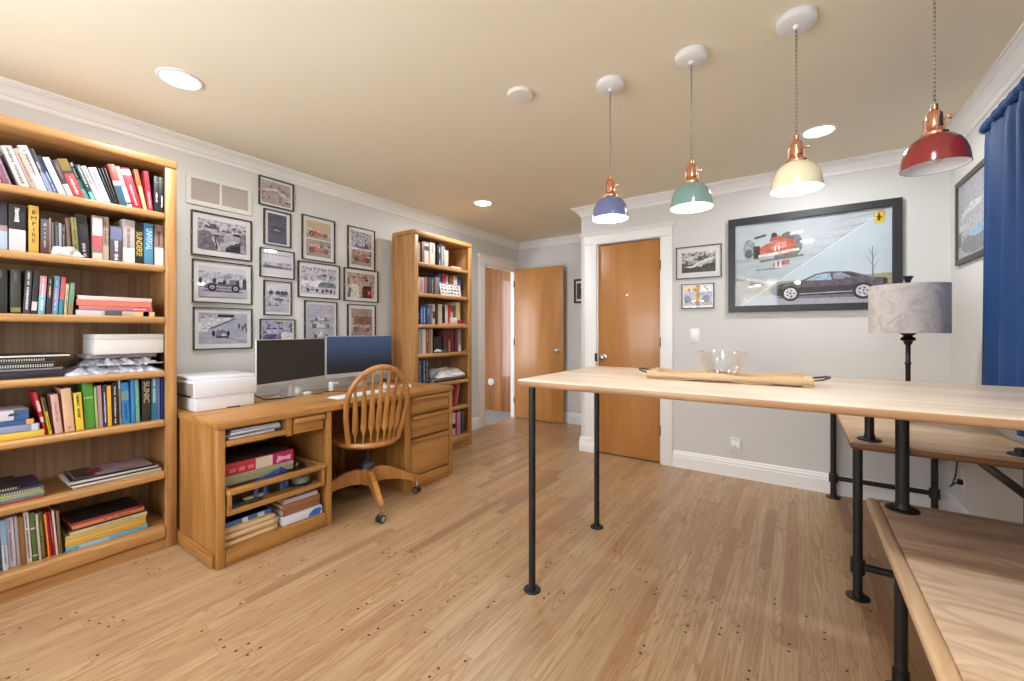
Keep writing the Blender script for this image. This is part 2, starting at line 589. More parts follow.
struct(MB().box(HX, XL - .06, 1.4, 5.12, -.1, -.002).build('floor_hall', M_CARPET))
struct(MB().box(HX, XL - .06, 1.4, 5.24, ZC, ZC + .1).build('ceiling_hall', M_CEIL))
struct(MB().box(HX, XL - .06, 5.12, 5.24, -.1, ZC).build('wall_hall_end', W_PANEL))
b = MB()                                    # daylit window in the hall's far side
b.box(HX - .1, HX, 1.4, 1.7, -.1, ZC)
b.box(HX - .1, HX, 3.6, 5.24, -.1, ZC)
b.box(HX - .1, HX, 1.7, 3.6, -.1, .25)
b.box(HX - .1, HX, 1.7, 3.6, 2.25, ZC)
struct(b.build('wall_hall_side', M_WALL))
b = MB()
for y in (1.7, 2.63, 3.55):
    b.box(HX - .08, HX - .02, y, y + .05, .25, 2.25)
for z in (.25, 2.2):
    b.box(HX - .08, HX - .02, 1.7, 3.6, z, z + .05)
w2 = struct(b.build('window_2', M_TRIM))
MB().box(HX - .052, HX - .048, 1.7, 3.6, .25, 2.25).build('glass', M_PANE, w2)
struct(MB().box(HX - .1, XL - .06, 1.3, 1.4, -.1, ZC).build('wall_hall_front', M_WALL))
hd = MB().lathe([(.055, 0), (.055, .018), (.05, .026), (.03, .03), (.001, .031)], seg=24, axis='Y')
bmesh.ops.scale(hd.bm, vec=(1, -1, 1), verts=hd.bm.verts)
hd = hd.build('wall_button', M_WHITE, None, (-3.87, 5.12, .43))
tag(hd, 'small round white disc on the brown panelled wall seen through the open doorway', 'wall disc')

# ------------------------------------------------------------------ ceiling fixtures
def downlight(x, y, label):
    r = thing('recessed_light', label, 'ceiling light', (x, y, ZC), 0, 'recessed ceiling downlights')
    MB().lathe([(.095, -.0005), (.093, -.006), (.08, -.008), (.076, -.004), (.076, -.0005)], seg=32).build('trim_ring', M_WHITE, r)
    MB().lathe([(.0755, -.0005), (.0755, -.0045), (.001, -.0045)], seg=32).build('lens', M_LENS, r)
    l = bpy.data.lights.new('downlight_lamp', 'AREA')
    l.shape = 'DISK'
    l.size = .15
    l.energy = RECESSED_W
    l.color = (.94, .98, 1)
    o = bpy.data.objects.new('downlight_lamp', l)
    COL.objects.link(o)
    o.parent = r
    o.location = (0, 0, -.012)
    return r
downlight(-2.5, .785, 'round lit ceiling downlight above the tall bookcase at left')
downlight(-2.505, 3.18, 'small round lit ceiling downlight near the slim bookcase and hall door')
downlight(.105, 3.205, 'round lit ceiling downlight behind the cream pendant lamp')
downlight(.105, .785, 'round lit ceiling downlight over the bench, nearest the camera')
sd = MB().lathe([(.066, -.0005), (.066, -.012), (.06, -.018), (.02, -.021), (.001, -.0215)], seg=32).build('ceiling_disc', M((226, 222, 214), .5), None, (-1.192, 1.825, ZC))
tag(sd, 'plain white round cover disc on the ceiling, unlit, left of the pendants', 'ceiling disc')
hk = MB().lathe([(.022, -.0005), (.022, -.004), (.007, -.008), (.006, -.024), (.013, -.028), (.012, -.036), (.001, -.038)], seg=16).build('sprinkler_head', M_WHITE, None, (-3.05, 4.45, ZC))
tag(hk, 'tiny white ceiling fitting in the corner above the hall doorway', 'ceiling fitting')

def pendant(x, color, label, lit, zr):
    r = thing('pendant_lamp', label, 'pendant lamp', (x, 2.0, ZC), 0, 'pendant lamps over the bar table')
    R0 = zr - ZC
    MB().lathe([(.068, -.0005), (.07, -.006), (.068, -.024), (.06, -.03), (.012, -.031), (.01, -.045), (.001, -.045)], seg=32).build('canopy', M_WHITE, r)
    MB().cyl((0, 0, -.04), (0, 0, R0 + .205), .0035, 8).build('cord', M_CORD, r)
    so = MB().lathe([(.004, R0 + .215), (.009, R0 + .212), (.01, R0 + .195), (.006, R0 + .192), (.016, R0 + .188), (.021, R0 + .178), (.022, R0 + .135), (.019, R0 + .132), (.024, R0 + .128), (.028, R0 + .118), (.036, R0 + .112), (.036, R0 + .104), (.02, R0 + .102)], seg=24).build('socket', M_COPPER, r)
    sw = MB().cyl((.02, 0, R0 + .16), (.036, 0, R0 + .16), .0035, 8)
    sw.cyl((.034, 0, R0 + .16), (.042, 0, R0 + .16), .007, 10)
    sw.build('switch_key', M_COPPER, so)
    for k in range(3):
        a = 2 * pi * k / 3 + .5
        MB().tube([(.017 * cos(a), .017 * sin(a), R0 + .18), (.03 * cos(a), .03 * sin(a), R0 + .165), (.031 * cos(a), .031 * sin(a), R0 + .116)], .0022, 6).build('cage_rod', M_COPPER, so)
    pr = [(.024, .108), (.039, .1035), (.054, .094), (.067, .08), (.077, .062), (.0835, .042), (.087, .02), (.089, 0.0)]
    o = [(p, R0 + z) for p, z in pr]
    i = [(p - .0018, R0 + z - .001) for p, z in pr]
    MB().lathe(o + [(.09, R0 - .001), (.088, R0 - .002)], seg=48, caps=False).build('shade', M(color, .18, coat=.6, name='glossy_enamel'), r)
    li = MB()
    rings = []
    for p, z in i:
        rings.append([li.bm.verts.new((p * cos(2 * pi * k / 48), p * sin(2 * pi * k / 48), z)) for k in range(48)])
    for a, c in zip(rings, rings[1:]):
        for k in range(48):
            f = li.bm.faces.new((a[k], c[k], c[(k + 1) % 48], a[(k + 1) % 48]))
            f.smooth = True
    li.build('shade_lining', M((236, 236, 240), .5, name='white_enamel_lining'), r, recalc=False)
    MB().lathe([(.012, R0 + .098), (.013, R0 + .08), (.024, R0 + .06), (.03, R0 + .042), (.026, R0 + .026), (.014, R0 + .016), (.001, R0 + .013)], seg=20).build('bulb', M_BULB if lit else M((225, 225, 225), .25), r)
    if lit:
        l = bpy.data.lights.new('pendant_bulb', 'POINT')
        l.energy = PENDANT_W
        l.shadow_soft_size = .03
        l.color = (1, .97, .93)
        q = bpy.data.objects.new('pendant_bulb', l)
        COL.objects.link(q)
        q.parent = r
        q.location = (0, 0, R0 + .0)
    return r
pendant(-.772, (98, 106, 146), 'lit pendant lamp with a periwinkle blue dome shade', True, 1.76)
pendant(-.394, (112, 142, 136), 'lit pendant lamp with a sea green dome shade', True, 1.752)
pendant(-.006, (230, 218, 184), 'lit pendant lamp with a cream dome shade', True, 1.76)
pendant(.385, (132, 40, 40), 'unlit pendant lamp with a dark red dome shade', False, 1.763)

# ------------------------------------------------------------------ wall fittings
v = thing('wall_vent', 'white framed double grille vent high on the wall above the framed photos', 'vent', (XL, 0, 0))
b = MB()
y0, y1, z0, z1 = 1.054, 1.449, 2.032, 2.226
for (a, c, e, f) in ((y0, y1, z0, 2.061), (y0, y1, 2.202, z1), (y0, 1.081, 2.061, 2.202), (1.243, 1.258, 2.061, 2.202), (1.423, y1, 2.061, 2.202)):
    b.box(0, .011, a, c, e, f)
b.build('frame', M((218, 216, 210), .6), v)
g = G('vent_louvres')
zz = g.sep(g.obj())[2]
st = g.f('FRACT', g.f('MULTIPLY', zz, 110.0))
LOUV = g.out(g.mix(g.f('LESS_THAN', st, .4), lin((176, 167, 158)), lin((168, 159, 151))), .6)
for a, c in ((1.081, 1.243), (1.258, 1.423)):
    MB().box(.001, .006, a, c, 2.061, 2.202).build('grille', LOUV, v)

def plate(name, label, cat, x, z, w, h):
    r = thing(name, label, cat, (x, YB, z))
    MB().box(-w / 2, w / 2, -.007, 0, -h / 2, h / 2, bev=.003).build('cover_plate', M((238, 238, 234), .35), r)
    return r
s = plate('light_switch', 'white light switch plate on the back wall right of the closet door', 'light switch', -.739, 1.162, .075, .12)
MB().box(-.017, .017, -.011, -.006, -.033, .033, bev=.002).build('rocker', M((244, 244, 240), .3), s)
s = plate('wall_outlet', 'white wall outlet with a plug-in unit low on the back wall', 'outlet', -.424, .262, .078, .118)
b = MB().box(-.034, .034, -.03, -.006, -.02, .05, bev=.004)
b.prism([(-.038, -.034, .05), (.038, -.034, .05), (.03, -.006, .03), (-.03, -.006, .03)], (0, 0, .014))
b.build('plug_in_unit', M((244, 244, 242), .35), s)
MB().box(-.005, .005, -.032, -.03, -.006, .006).build('sensor', M((190, 190, 190), .3), s)
s = thing('wall_outlet', 'white wall outlet with a black cord plugged in, in the corner under the side desk', 'outlet', (XR, 3.62, .31))
MB().box(-.007, 0, -.038, .038, -.06, .06, bev=.003).build('cover_plate', M((238, 238, 234), .35), s)
MB().box(-.03, -.006, -.014, .014, -.035, -.005, bev=.003).build('plug', M_BLACK, s)

# ------------------------------------------------------------------ books: (y, thickness, height, lean, look, cover, bands, title)
BOOKS_A = {'top': [(0.244, 0.0167, 0.141, 0.3, 'white yellow-edged paperback', (215, 205, 190), [(0.3, 0.8, (200, 160, 60))], None),
 (0.262, 0.0099, 0.144, 0.3, 'thin amber paperback', (205, 150, 70), [(0, 0.35, (225, 220, 215))], None),
 (0.273, 0.0119, 0.143, 0.3, 'thin plum paperback', (150, 90, 115), [(0.5, 1, (150, 50, 60))], None),
 (0.286, 0.0119, 0.147, 0.3, 'thin violet-grey paperback', (165, 140, 165), [], ((90, 60, 90), 0.1, 0.9)),
 (0.319, 0.0314, 0.181, 0.315, 'thick off-white paperback with small lettering', (205, 198, 190), [], ((120, 110, 110), 0.1, 0.95)),
 (0.353, 0.0214, 0.18, 0.376, 'pinkish beige paperback', (180, 158, 148), [], ((130, 100, 95), 0.2, 0.9)),
 (0.377, 0.0295, 0.205, 0.396, 'tall bright white book', (218, 212, 208), [(0, 0.4, (228, 228, 232))], ((110, 105, 110), 0.35, 0.9)),
 (0.41, 0.0166, 0.203, 0.4, 'charcoal and lavender book', (62, 58, 66), [(0, 0.45, (140, 145, 175))], ((190, 190, 195), 0.45, 0.7)),
 (0.429, 0.0148, 0.179, 0.384, 'blue paperback with a navy top', (95, 125, 180), [(0.55, 1, (45, 50, 80))], ((200, 205, 225), 0.1, 0.6)),
 (0.446, 0.0232, 0.176, 0.385, 'plain white hardback', (215, 215, 215), [(0, 0.5, (226, 226, 224))], None),
 (0.472, 0.0206, 0.171, 0.359, 'dark plum paperback with a white foot', (60, 45, 50), [(0, 0.35, (215, 205, 200))], ((130, 110, 110), 0.5, 0.9)),
 (0.495, 0.036, 0.183, 0.393, 'red book with a gold upper third', (196, 66, 72), [(0.7, 1, (128, 102, 40)),
 (0.62, 0.7, (60, 50, 50))], ((235, 190, 190), 0.1, 0.55)),
 (0.535, 0.0167, 0.182, 0.377, 'dark book with a turquoise foot', (45, 52, 55), [(0, 0.3, (110, 185, 180)),
 (0.3, 0.55, (70, 130, 115))], ((200, 205, 205), 0.6, 0.98)),
 (0.554, 0.0174, 0.174, 0.407, 'dark teal lettered book', (48, 66, 70), [(0, 0.25, (120, 175, 165))], ((205, 210, 210), 0.4, 0.95)),
 (0.575, 0.0206, 0.175, 0.361, 'pale grey book', (185, 182, 185), [(0, 0.45, (215, 213, 218))], ((110, 110, 115), 0.5, 0.95)),
 (0.599, 0.0321, 0.178, 0.332, 'pale lavender book with pink lettering', (200, 190, 205), [], ((190, 130, 150), 0.5, 0.9)),
 (0.635, 0.0066, 0.184, 0.32, 'slim black volume', (32, 30, 32), [], ((110, 105, 100), 0.1, 0.9)),
 (0.643, 0.0067, 0.186, 0.3, 'second slim black volume', (32, 30, 32), [], ((110, 105, 100), 0.1, 0.9)),
 (0.651, 0.0077, 0.189, 0.278, 'third slim black volume', (32, 30, 32), [], ((110, 105, 100), 0.1, 0.9)),
 (0.661, 0.0301, 0.212, 0.247, 'brick red and petrol blue book', (130, 56, 44), [(0, 0.5, (40, 85, 108)),
 (0.5, 0.6, (220, 220, 220))], None),
 (0.693, 0.022, 0.216, 0.295, 'grey and white book', (165, 160, 152), [(0, 0.5, (226, 226, 228)),
 (0.1, 0.14, (190, 60, 60))], None),
 (0.717, 0.0377, 0.215, 0.254, 'thick red hardback', (178, 46, 66), [(0.82, 0.95, (225, 200, 205))], ((225, 170, 170), 0.1, 0.6)),
 (0.758, 0.0157, 0.218, 0.189, 'cream book with a brown head', (226, 190, 140), [(0.6, 1, (150, 92, 50))], None),
 (0.776, 0.0199, 0.216, 0.102, 'slim red hardback', (198, 62, 80), [(0.5, 1, (170, 30, 56))], ((230, 170, 175), 0.1, 0.5)),
 (0.799, 0.023, 0.202, 0.0, 'black book with one gold mark', (44, 38, 46), [(0.82, 0.85, (120, 105, 60))], ((225, 225, 225), 0.3, 0.55)),
 (0.823, 0.025, 0.204, 0.0, 'black book with white lettering', (40, 34, 42), [(0.86, 0.88, (100, 90, 60))], ((225, 225, 225), 0.15, 0.5))], 'second': [(0.239, 0.045, 0.217, 0.0, 'thick black and pale blue hardback', (52, 46, 58), [(0, 0.4, (165, 180, 200)),
 (0.4, 0.52, (160, 130, 125))], None),
 (0.286, 0.051, 0.216, 0.0, 'thick black over blush hardback', (40, 34, 38), [(0, 0.47, (212, 188, 188))], ((220, 220, 220), 0.55, 0.92)),
 (0.345, 0.032, 0.222, 0.0, 'thick mustard yellow hardback', (208, 160, 70), [], ((60, 40, 25), 0.25, 0.97, 'EMPIRE')),
 (0.382, 0.027, 0.166, 0.0, 'dark maroon mottled paperback', (95, 62, 62), [(0.4, 1, (88, 84, 86))], ((170, 160, 160), 0.2, 0.9)),
 (0.41, 0.008, 0.178, 0.067, 'thin beige paperback', (190, 160, 140), [], None),
 (0.419, 0.01, 0.158, 0.032, 'narrow silver-grey volume', (135, 132, 140), [], None),
 (0.43, 0.01, 0.161, 0.037, 'narrow black-striped volume', (58, 56, 62), [(0.2, 0.9, (90, 88, 96))], None),
 (0.441, 0.01, 0.158, 0.038, 'narrow pale grey volume', (150, 148, 155), [], None),
 (0.452, 0.014, 0.156, 0.045, 'narrow charcoal volume', (66, 64, 70), [], ((160, 160, 165), 0.2, 0.9)),
 (0.471, 0.016, 0.192, 0.068, 'slim brown paperback', (120, 92, 76), [], None),
 (0.492, 0.0189, 0.196, 0.097, 'olive patterned paperback', (128, 122, 72), [], ((80, 78, 40), 0.05, 0.95)),
 (0.513, 0.0418, 0.22, 0.105, 'thick black hardback', (46, 42, 42), [], ((190, 190, 190), 0.05, 0.35)),
 (0.556, 0.037, 0.224, 0.0, 'white red and beige book', (150, 120, 116), [(0, 0.16, (205, 195, 180)),
 (0.25, 0.55, (200, 90, 95)),
 (0.55, 0.95, (224, 216, 214))], None),
 (0.595, 0.025, 0.228, 0.0, 'sand-coloured hardback', (180, 158, 140), [(0, 0.35, (196, 176, 154))], ((120, 95, 80), 0.4, 0.9)),
 (0.622, 0.046, 0.183, 0.0, 'short dark grey book with a pale stripe', (84, 78, 84), [(0.62, 0.96, (110, 112, 140))], ((215, 215, 220), 0.05, 0.6)),
 (0.67, 0.05, 0.229, 0.0, 'thick silver-grey hardback', (180, 168, 166), [(0, 0.35, (214, 210, 212))], ((130, 118, 116), 0.35, 0.8)),
 (0.721, 0.037, 0.225, 0.0, 'black book with yellow letters', (46, 42, 38), [], ((235, 210, 50), 0.12, 0.86, 'SUNDERS!')),
 (0.759, 0.038, 0.227, 0.0, 'blue book with white letters', (84, 140, 172), [(0.45, 1, (60, 112, 146))], ((205, 220, 228), 0.3, 0.95, 'UNIVERSAL')),
 (0.798, 0.005, 0.164, 0.0, 'very thin navy booklet', (28, 34, 70), [], None),
 (0.805, 0.042, 0.231, 0.0, 'taupe and white book at the end', (160, 130, 116), [(0, 0.45, (222, 218, 214))], ((110, 60, 55), 0.5, 0.85))], 'third': [(0.244, 0.039, 0.2, 0.0, 'thick black-green hardback', (44, 44, 42), [], ((110, 100, 90), 0.8, 0.95)),
 (0.291, 0.031, 0.201, 0.0, 'olive black hardback with gold stamp', (58, 60, 52), [(0.04, 0.14, (120, 122, 66))], ((110, 100, 90), 0.72, 0.95)),
 (0.328, 0.022, 0.202, -0.045, 'charcoal book with white letters', (74, 70, 72), [], ((220, 218, 215), 0.1, 0.95)),
 (0.352, 0.018, 0.206, -0.058, 'black book with a white label', (48, 40, 42), [(0.08, 0.28, (205, 190, 190))], None),
 (0.374, 0.021, 0.18, -0.044, 'pale blue and pink paperback', (120, 170, 185), [(0.5, 1, (200, 140, 150))], ((225, 225, 225), 0.1, 0.95)),
 (0.399, 0.016, 0.178, -0.045, 'dark brown book with cream letters', (58, 46, 46), [], ((215, 200, 140), 0.45, 0.95)),
 (0.418, 0.02, 0.185, -0.054, 'light blue lavender paperback', (120, 165, 195), [(0.3, 0.7, (150, 150, 185))], ((210, 215, 225), 0.1, 0.9)),
 (0.44, 0.015, 0.183, -0.06, 'coral and teal paperback', (70, 130, 150), [(0.4, 1, (200, 92, 98))], None),
 (0.457, 0.011, 0.15, -0.04, 'slim cream paperback', (185, 170, 140), [], ((110, 80, 50), 0.2, 0.8)),
 (0.469, 0.017, 0.156, -0.064, 'slim sage green paperback', (112, 140, 116), [(0, 0.3, (140, 116, 84))], None)], 'fifth': [(0.395, 0.0118, 0.206, 0.171, 'red and white leaning book', (188, 34, 52), [(0.3, 0.42, (225, 190, 190)),
 (0.55, 0.8, (225, 180, 185))], None),
 (0.409, 0.0109, 0.178, 0.136, 'black over yellow paperback', (205, 170, 40), [(0.62, 1, (62, 62, 62))], ((90, 70, 20), 0.1, 0.5)),
 (0.421, 0.007, 0.18, 0.095, 'thin oxblood paperback', (92, 36, 30), [], None),
 (0.429, 0.0249, 0.188, 0.091, 'dusty pink hardback', (206, 166, 156), [], ((160, 120, 110), 0.3, 0.8)),
 (0.455, 0.004, 0.189, 0.08, 'very thin dark red booklet', (120, 32, 28), [], None),
 (0.461, 0.0339, 0.213, 0.071, 'tall tan hardback', (214, 174, 140), [], ((150, 110, 85), 0.05, 0.12)),
 (0.499, 0.028, 0.187, 0.059, 'lemon yellow paperback', (224, 190, 62), [], ((70, 60, 30), 0.3, 0.95)),
 (0.532, 0.038, 0.243, 0.049, 'tall grass green hardback', (86, 152, 56), [(0.62, 0.66, (150, 190, 110))], None),
 (0.571, 0.009, 0.209, 0.043, 'thin pale green paperback', (160, 180, 120), [], None),
 (0.581, 0.017, 0.213, 0.042, 'dusky rose paperback', (196, 150, 150), [], None),
 (0.599, 0.014, 0.213, 0.028, 'navy book with white letters', (38, 46, 76), [], ((225, 225, 230), 0.1, 0.9)),
 (0.614, 0.016, 0.209, 0.024, 'amber yellow paperback', (226, 168, 66), [], None),
 (0.633, 0.023, 0.222, 0.014, 'black book with white script', (46, 36, 36), [], ((220, 215, 210), 0.05, 0.9)),
 (0.661, 0.009, 0.235, 0.03, 'thin grey-brown paperback', (140, 120, 110), [(0.8, 1, (200, 190, 180))], None),
 (0.672, 0.032, 0.218, 0.037, 'bright blue patterned book', (48, 130, 190), [(0.58, 0.8, (120, 150, 150))], ((30, 80, 140), 0.1, 0.5)),
 (0.707, 0.015, 0.236, 0.021, 'medium blue hardback', (60, 130, 186), [], None),
 (0.724, 0.016, 0.234, 0.026, 'sea green hardback', (112, 160, 140), [], None),
 (0.748, 0.037, 0.242, 0.0, 'black book with large beige letters', (50, 44, 38), [], ((205, 185, 150), 0.35, 0.95, 'SUNIC')),
 (0.79, 0.027, 0.238, 0.0, 'teal book with pale letters', (44, 120, 140), [(0.4, 0.95, (70, 140, 155))], ((215, 225, 220), 0.4, 0.95)),
 (0.818, 0.01, 0.23, 0.0, 'thin periwinkle paperback', (110, 120, 180), [], None),
 (0.83, 0.019, 0.229, 0.0, 'navy blue hardback at the end', (34, 40, 90), [], None)], 'bottom': [(0.253, 0.015, 0.22, 0.041, 'dark green-grey hardback', (70, 84, 74), [], None),
 (0.27, 0.017, 0.229, 0.065, 'pale blue white paperback', (196, 208, 218), [(0.5, 1, (130, 165, 195))], ((90, 110, 140), 0.1, 0.5)),
 (0.288, 0.0229, 0.229, 0.07, 'thick lavender-white book', (206, 202, 218), [], ((120, 110, 160), 0.1, 0.95)),
 (0.312, 0.012, 0.231, 0.091, 'thin mauve grey paperback', (170, 158, 160), [], None),
 (0.325, 0.0149, 0.222, 0.099, 'plain brown book', (140, 98, 58), [], None),
 (0.341, 0.0169, 0.24, 0.108, 'white book with black letters', (214, 210, 204), [], ((60, 60, 60), 0.1, 0.95)),
 (0.359, 0.0179, 0.228, 0.101, 'moss green book with pale bands', (84, 104, 62), [(0.1, 0.13, (205, 205, 185)),
 (0.66, 0.69, (205, 205, 185))], None),
 (0.378, 0.008, 0.22, 0.096, 'thin pale grey paperback', (190, 186, 172), [], None),
 (0.386, 0.015, 0.22, 0.073, 'slim olive green paperback', (108, 118, 62), [], ((180, 180, 130), 0.1, 0.8)),
 (0.407, 0.007, 0.213, 0.075, 'thin orange paperback', (226, 128, 66), [], None),
 (0.415, 0.008, 0.212, 0.076, 'thin scarlet paperback', (206, 58, 52), [], None),
 (0.424, 0.007, 0.212, 0.08, 'thin crimson paperback', (184, 34, 60), [], ((230, 180, 180), 0.3, 0.8)),
 (0.432, 0.008, 0.218, 0.074, 'thin white paperback', (212, 196, 184), [], None),
 (0.441, 0.012, 0.212, 0.057, 'plain tan brown book', (128, 98, 74), [], None)]}
BOOKS_B = {'top': [(2.724, 0.022, 0.181, 0.0, 'grey slim book', (150, 148, 150), [], None),
 (2.749, 0.028, 0.194, 0.0, 'pale grey slim book', (190, 188, 185), [], None),
 (2.779, 0.031, 0.209, 0.0, 'brown slim book', (140, 110, 85), [], None),
 (2.812, 0.063, 0.214, 0.0, 'white book with a black figure', (215, 208, 198), [(0.6, 0.8, (80, 74, 70))], None),
 (2.877, 0.067, 0.217, 0.0, 'thick white book', (214, 206, 196), [], ((140, 120, 100), 0.5, 0.9)),
 (2.948, 0.029, 0.219, 0.0, 'navy slim book', (52, 50, 62), [], None),
 (2.98, 0.03, 0.225, 0.0, 'black slim book', (32, 30, 32), [], None),
 (3.013, 0.028, 0.23, 0.0, 'silver slim book', (190, 190, 192), [(0.3, 0.6, (90, 95, 105))], None),
 (3.044, 0.045, 0.226, 0.0, 'grey patterned book', (160, 158, 158), [], ((90, 90, 95), 0.1, 0.9)),
 (3.092, 0.055, 0.174, 0.0, 'beige book at the end', (196, 174, 156), [], ((220, 210, 200), 0.1, 0.9))], 'second': [(2.724, 0.042, 0.153, 0.0, 'pink-beige book', (208, 176, 160), [], None),
 (2.769, 0.048, 0.153, 0.0, 'second pink-beige book', (204, 170, 156), [], ((150, 110, 100), 0.3, 0.8)),
 (2.822, 0.034, 0.159, 0.0, 'mauve slim book', (150, 112, 116), [], None),
 (2.861, 0.04, 0.159, 0.0, 'dark grey book', (72, 66, 68), [], None),
 (2.904, 0.046, 0.168, 0.0, 'charcoal book with white dots', (64, 60, 62), [], ((180, 175, 175), 0.1, 0.9)),
 (2.952, 0.058, 0.173, 0.0, 'grey brown book', (130, 116, 112), [], None),
 (3.024, 0.0418, 0.209, 0.096, 'royal blue leaning book', (52, 70, 140), [], None),
 (3.072, 0.0459, 0.219, 0.064, 'cherry red book', (176, 48, 60), [], None),
 (3.124, 0.029, 0.206, 0.0, 'white slim book', (210, 205, 200), [], None),
 (3.159, 0.051, 0.2, 0.0, 'chestnut brown book', (110, 74, 54), [], None),
 (3.216, 0.058, 0.211, 0.0, 'cream book', (206, 186, 160), [], None),
 (3.28, 0.056, 0.218, 0.0, 'dark blue book at the end', (50, 66, 110), [], None)], 'third': [(2.724, 0.035, 0.171, 0.0, 'dark slim book', (80, 76, 74), [(0.3, 0.6, (150, 150, 150))], None),
 (2.761, 0.036, 0.173, 0.0, 'vivid blue book', (44, 82, 150), [], ((200, 205, 220), 0.1, 0.9)),
 (2.799, 0.042, 0.174, 0.0, 'second vivid blue book', (52, 96, 166), [], ((200, 205, 220), 0.1, 0.9)),
 (2.843, 0.042, 0.167, 0.0, 'slate blue book', (70, 96, 140), [], ((210, 210, 210), 0.6, 0.9)),
 (2.89, 0.035, 0.189, 0.0, 'grey slim book', (140, 134, 130), [], None),
 (2.928, 0.032, 0.2, 0.0, 'white and brown book', (214, 206, 196), [(0.3, 0.65, (80, 56, 46))], None),
 (2.963, 0.03, 0.202, 0.0, 'dark brown slim book', (66, 54, 50), [], None),
 (2.999, 0.059, 0.204, 0.0, 'thick cream green book', (192, 184, 156), [], None),
 (3.064, 0.028, 0.188, 0.0, 'black slim book', (32, 30, 32), [], None),
 (3.095, 0.041, 0.199, 0.0, 'white book', (210, 200, 190), [], None),
 (3.139, 0.041, 0.201, 0.0, 'red book', (184, 64, 56), [], None),
 (3.186, 0.042, 0.194, 0.0, 'white red-banded book', (216, 206, 200), [(0.7, 1, (180, 80, 70))], None),
 (3.234, 0.031, 0.196, 0.0, 'brown slim book', (124, 92, 74), [], None),
 (3.271, 0.065, 0.235, 0.0, 'tall pale yellow book', (214, 198, 150), [], None)], 'fourth': [(2.724, 0.025, 0.235, 0.0, 'grey slim book', (150, 146, 142), [], None),
 (2.751, 0.028, 0.235, 0.0, 'pale grey slim book', (180, 178, 175), [], None),
 (2.784, 0.044, 0.235, 0.0, 'white book', (216, 208, 202), [], None),
 (2.833, 0.036, 0.234, 0.0, 'rust brown book', (150, 82, 52), [], ((210, 190, 150), 0.5, 0.9)),
 (2.872, 0.029, 0.234, 0.0, 'taupe slim book', (150, 128, 110), [], None),
 (2.904, 0.027, 0.234, 0.0, 'ivory slim book', (206, 196, 176), [], None),
 (3.075, 0.029, 0.235, 0.0, 'maroon volume', (96, 40, 42), [], None),
 (3.107, 0.034, 0.235, 0.0, 'dark wine volume', (84, 34, 38), [], None),
 (3.144, 0.03, 0.235, 0.0, 'burgundy volume with a pale foot', (104, 40, 46), [(0, 0.5, (170, 110, 105))], None),
 (3.177, 0.033, 0.235, 0.0, 'crimson-brown volume', (110, 38, 40), [], None),
 (3.213, 0.03, 0.235, 0.0, 'oxblood volume', (90, 30, 34), [], None),
 (3.246, 0.037, 0.235, 0.0, 'deep maroon volume', (100, 36, 40), [], None),
 (3.289, 0.041, 0.235, 0.0, 'lilac grey book at the end', (150, 138, 150), [(0, 0.3, (190, 190, 195))], None)], 'fifth': [(2.726, 0.051, 0.235, 0.0, 'navy volume with silver dots', (44, 54, 86), [], ((170, 175, 190), 0.1, 0.95)),
 (2.782, 0.048, 0.235, 0.0, 'navy volume with silver dots', (44, 54, 86), [], ((170, 175, 190), 0.1, 0.95)),
 (2.835, 0.053, 0.235, 0.0, 'navy volume with silver dots', (44, 54, 86), [], ((170, 175, 190), 0.1, 0.95))], 'sixth': [(3.109, 0.044, 0.235, 0.0, 'grey book', (150, 148, 150), [], None),
 (3.159, 0.045, 0.235, 0.0, 'blue-grey book', (120, 130, 150), [], None),
 (3.21, 0.0264, 0.231, -0.209, 'crimson leaning magazine', (170, 40, 70), [], None),
 (3.243, 0.0273, 0.235, -0.225, 'pink leaning magazine', (190, 110, 130), [], None),
 (3.277, 0.0303, 0.234, -0.215, 'dark plum leaning book', (80, 44, 60), [], None)], 'bottom': [(3.109, 0.044, 0.235, 0.0, 'white book', (222, 218, 216), [], None),
 (3.158, 0.049, 0.235, 0.0, 'dark grey book', (60, 56, 60), [], None),
 (3.213, 0.049, 0.235, 0.0, 'white book with a black picture', (205, 200, 205), [(0.3, 0.5, (50, 45, 55))], None),
 (3.266, 0.039, 0.235, 0.0, 'pink book', (206, 130, 160), [], None),
 (3.308, 0.028, 0.235, 0.0, 'lilac book', (190, 180, 205), [], None),
 (3.341, 0.043, 0.235, 0.0, 'charcoal grey book at the end', (90, 92, 98), [], None)]}
# ------------------------------------------------------------------ framed pictures
def print_mat(name, stops, scale=14, detail=3, sx=1, sz=1, dist=0):
    g = G(name)
    o = g.sep(g.obj())
    n = g.noise(g.vec(g.f('MULTIPLY', o[0], sx), o[1], g.f('MULTIPLY', o[2], sz)), scale, detail, .6, dist)
    return g.out(g.ramp(n, stops), .5, 0, .3)
P_CROWD = print_mat('photo_crowd', [(.3, (46, 44, 56)), (.45, (120, 118, 130)), (.52, (196, 196, 204)), (.62, (100, 98, 110)), (.75, (214, 214, 220))], 34, 3)
P_CROWDL = print_mat('photo_light_crowd', [(.3, (96, 96, 112)), (.45, (170, 170, 184)), (.6, (214, 214, 224)), (.75, (140, 140, 156))], 40, 3)
P_ROAD = print_mat('photo_grey_road', [(.3, (158, 158, 172)), (.7, (190, 190, 204))], 9, 2, 1, 4)
P_SKY = print_mat('photo_pale_sky', [(.3, (204, 204, 214)), (.7, (218, 218, 226))], 6, 2, 1, 3)
P_TOWN = print_mat('photo_brown_hills', [(.28, (72, 58, 54)), (.42, (134, 116, 110)), (.52, (196, 184, 180)), (.64, (110, 94, 88)), (.78, (170, 158, 160))], 26, 4, 1, 2.2)
P_DARK = print_mat('photo_dusk_blue', [(.3, (74, 76, 94)), (.7, (100, 102, 122))], 7, 2, 1, 2)
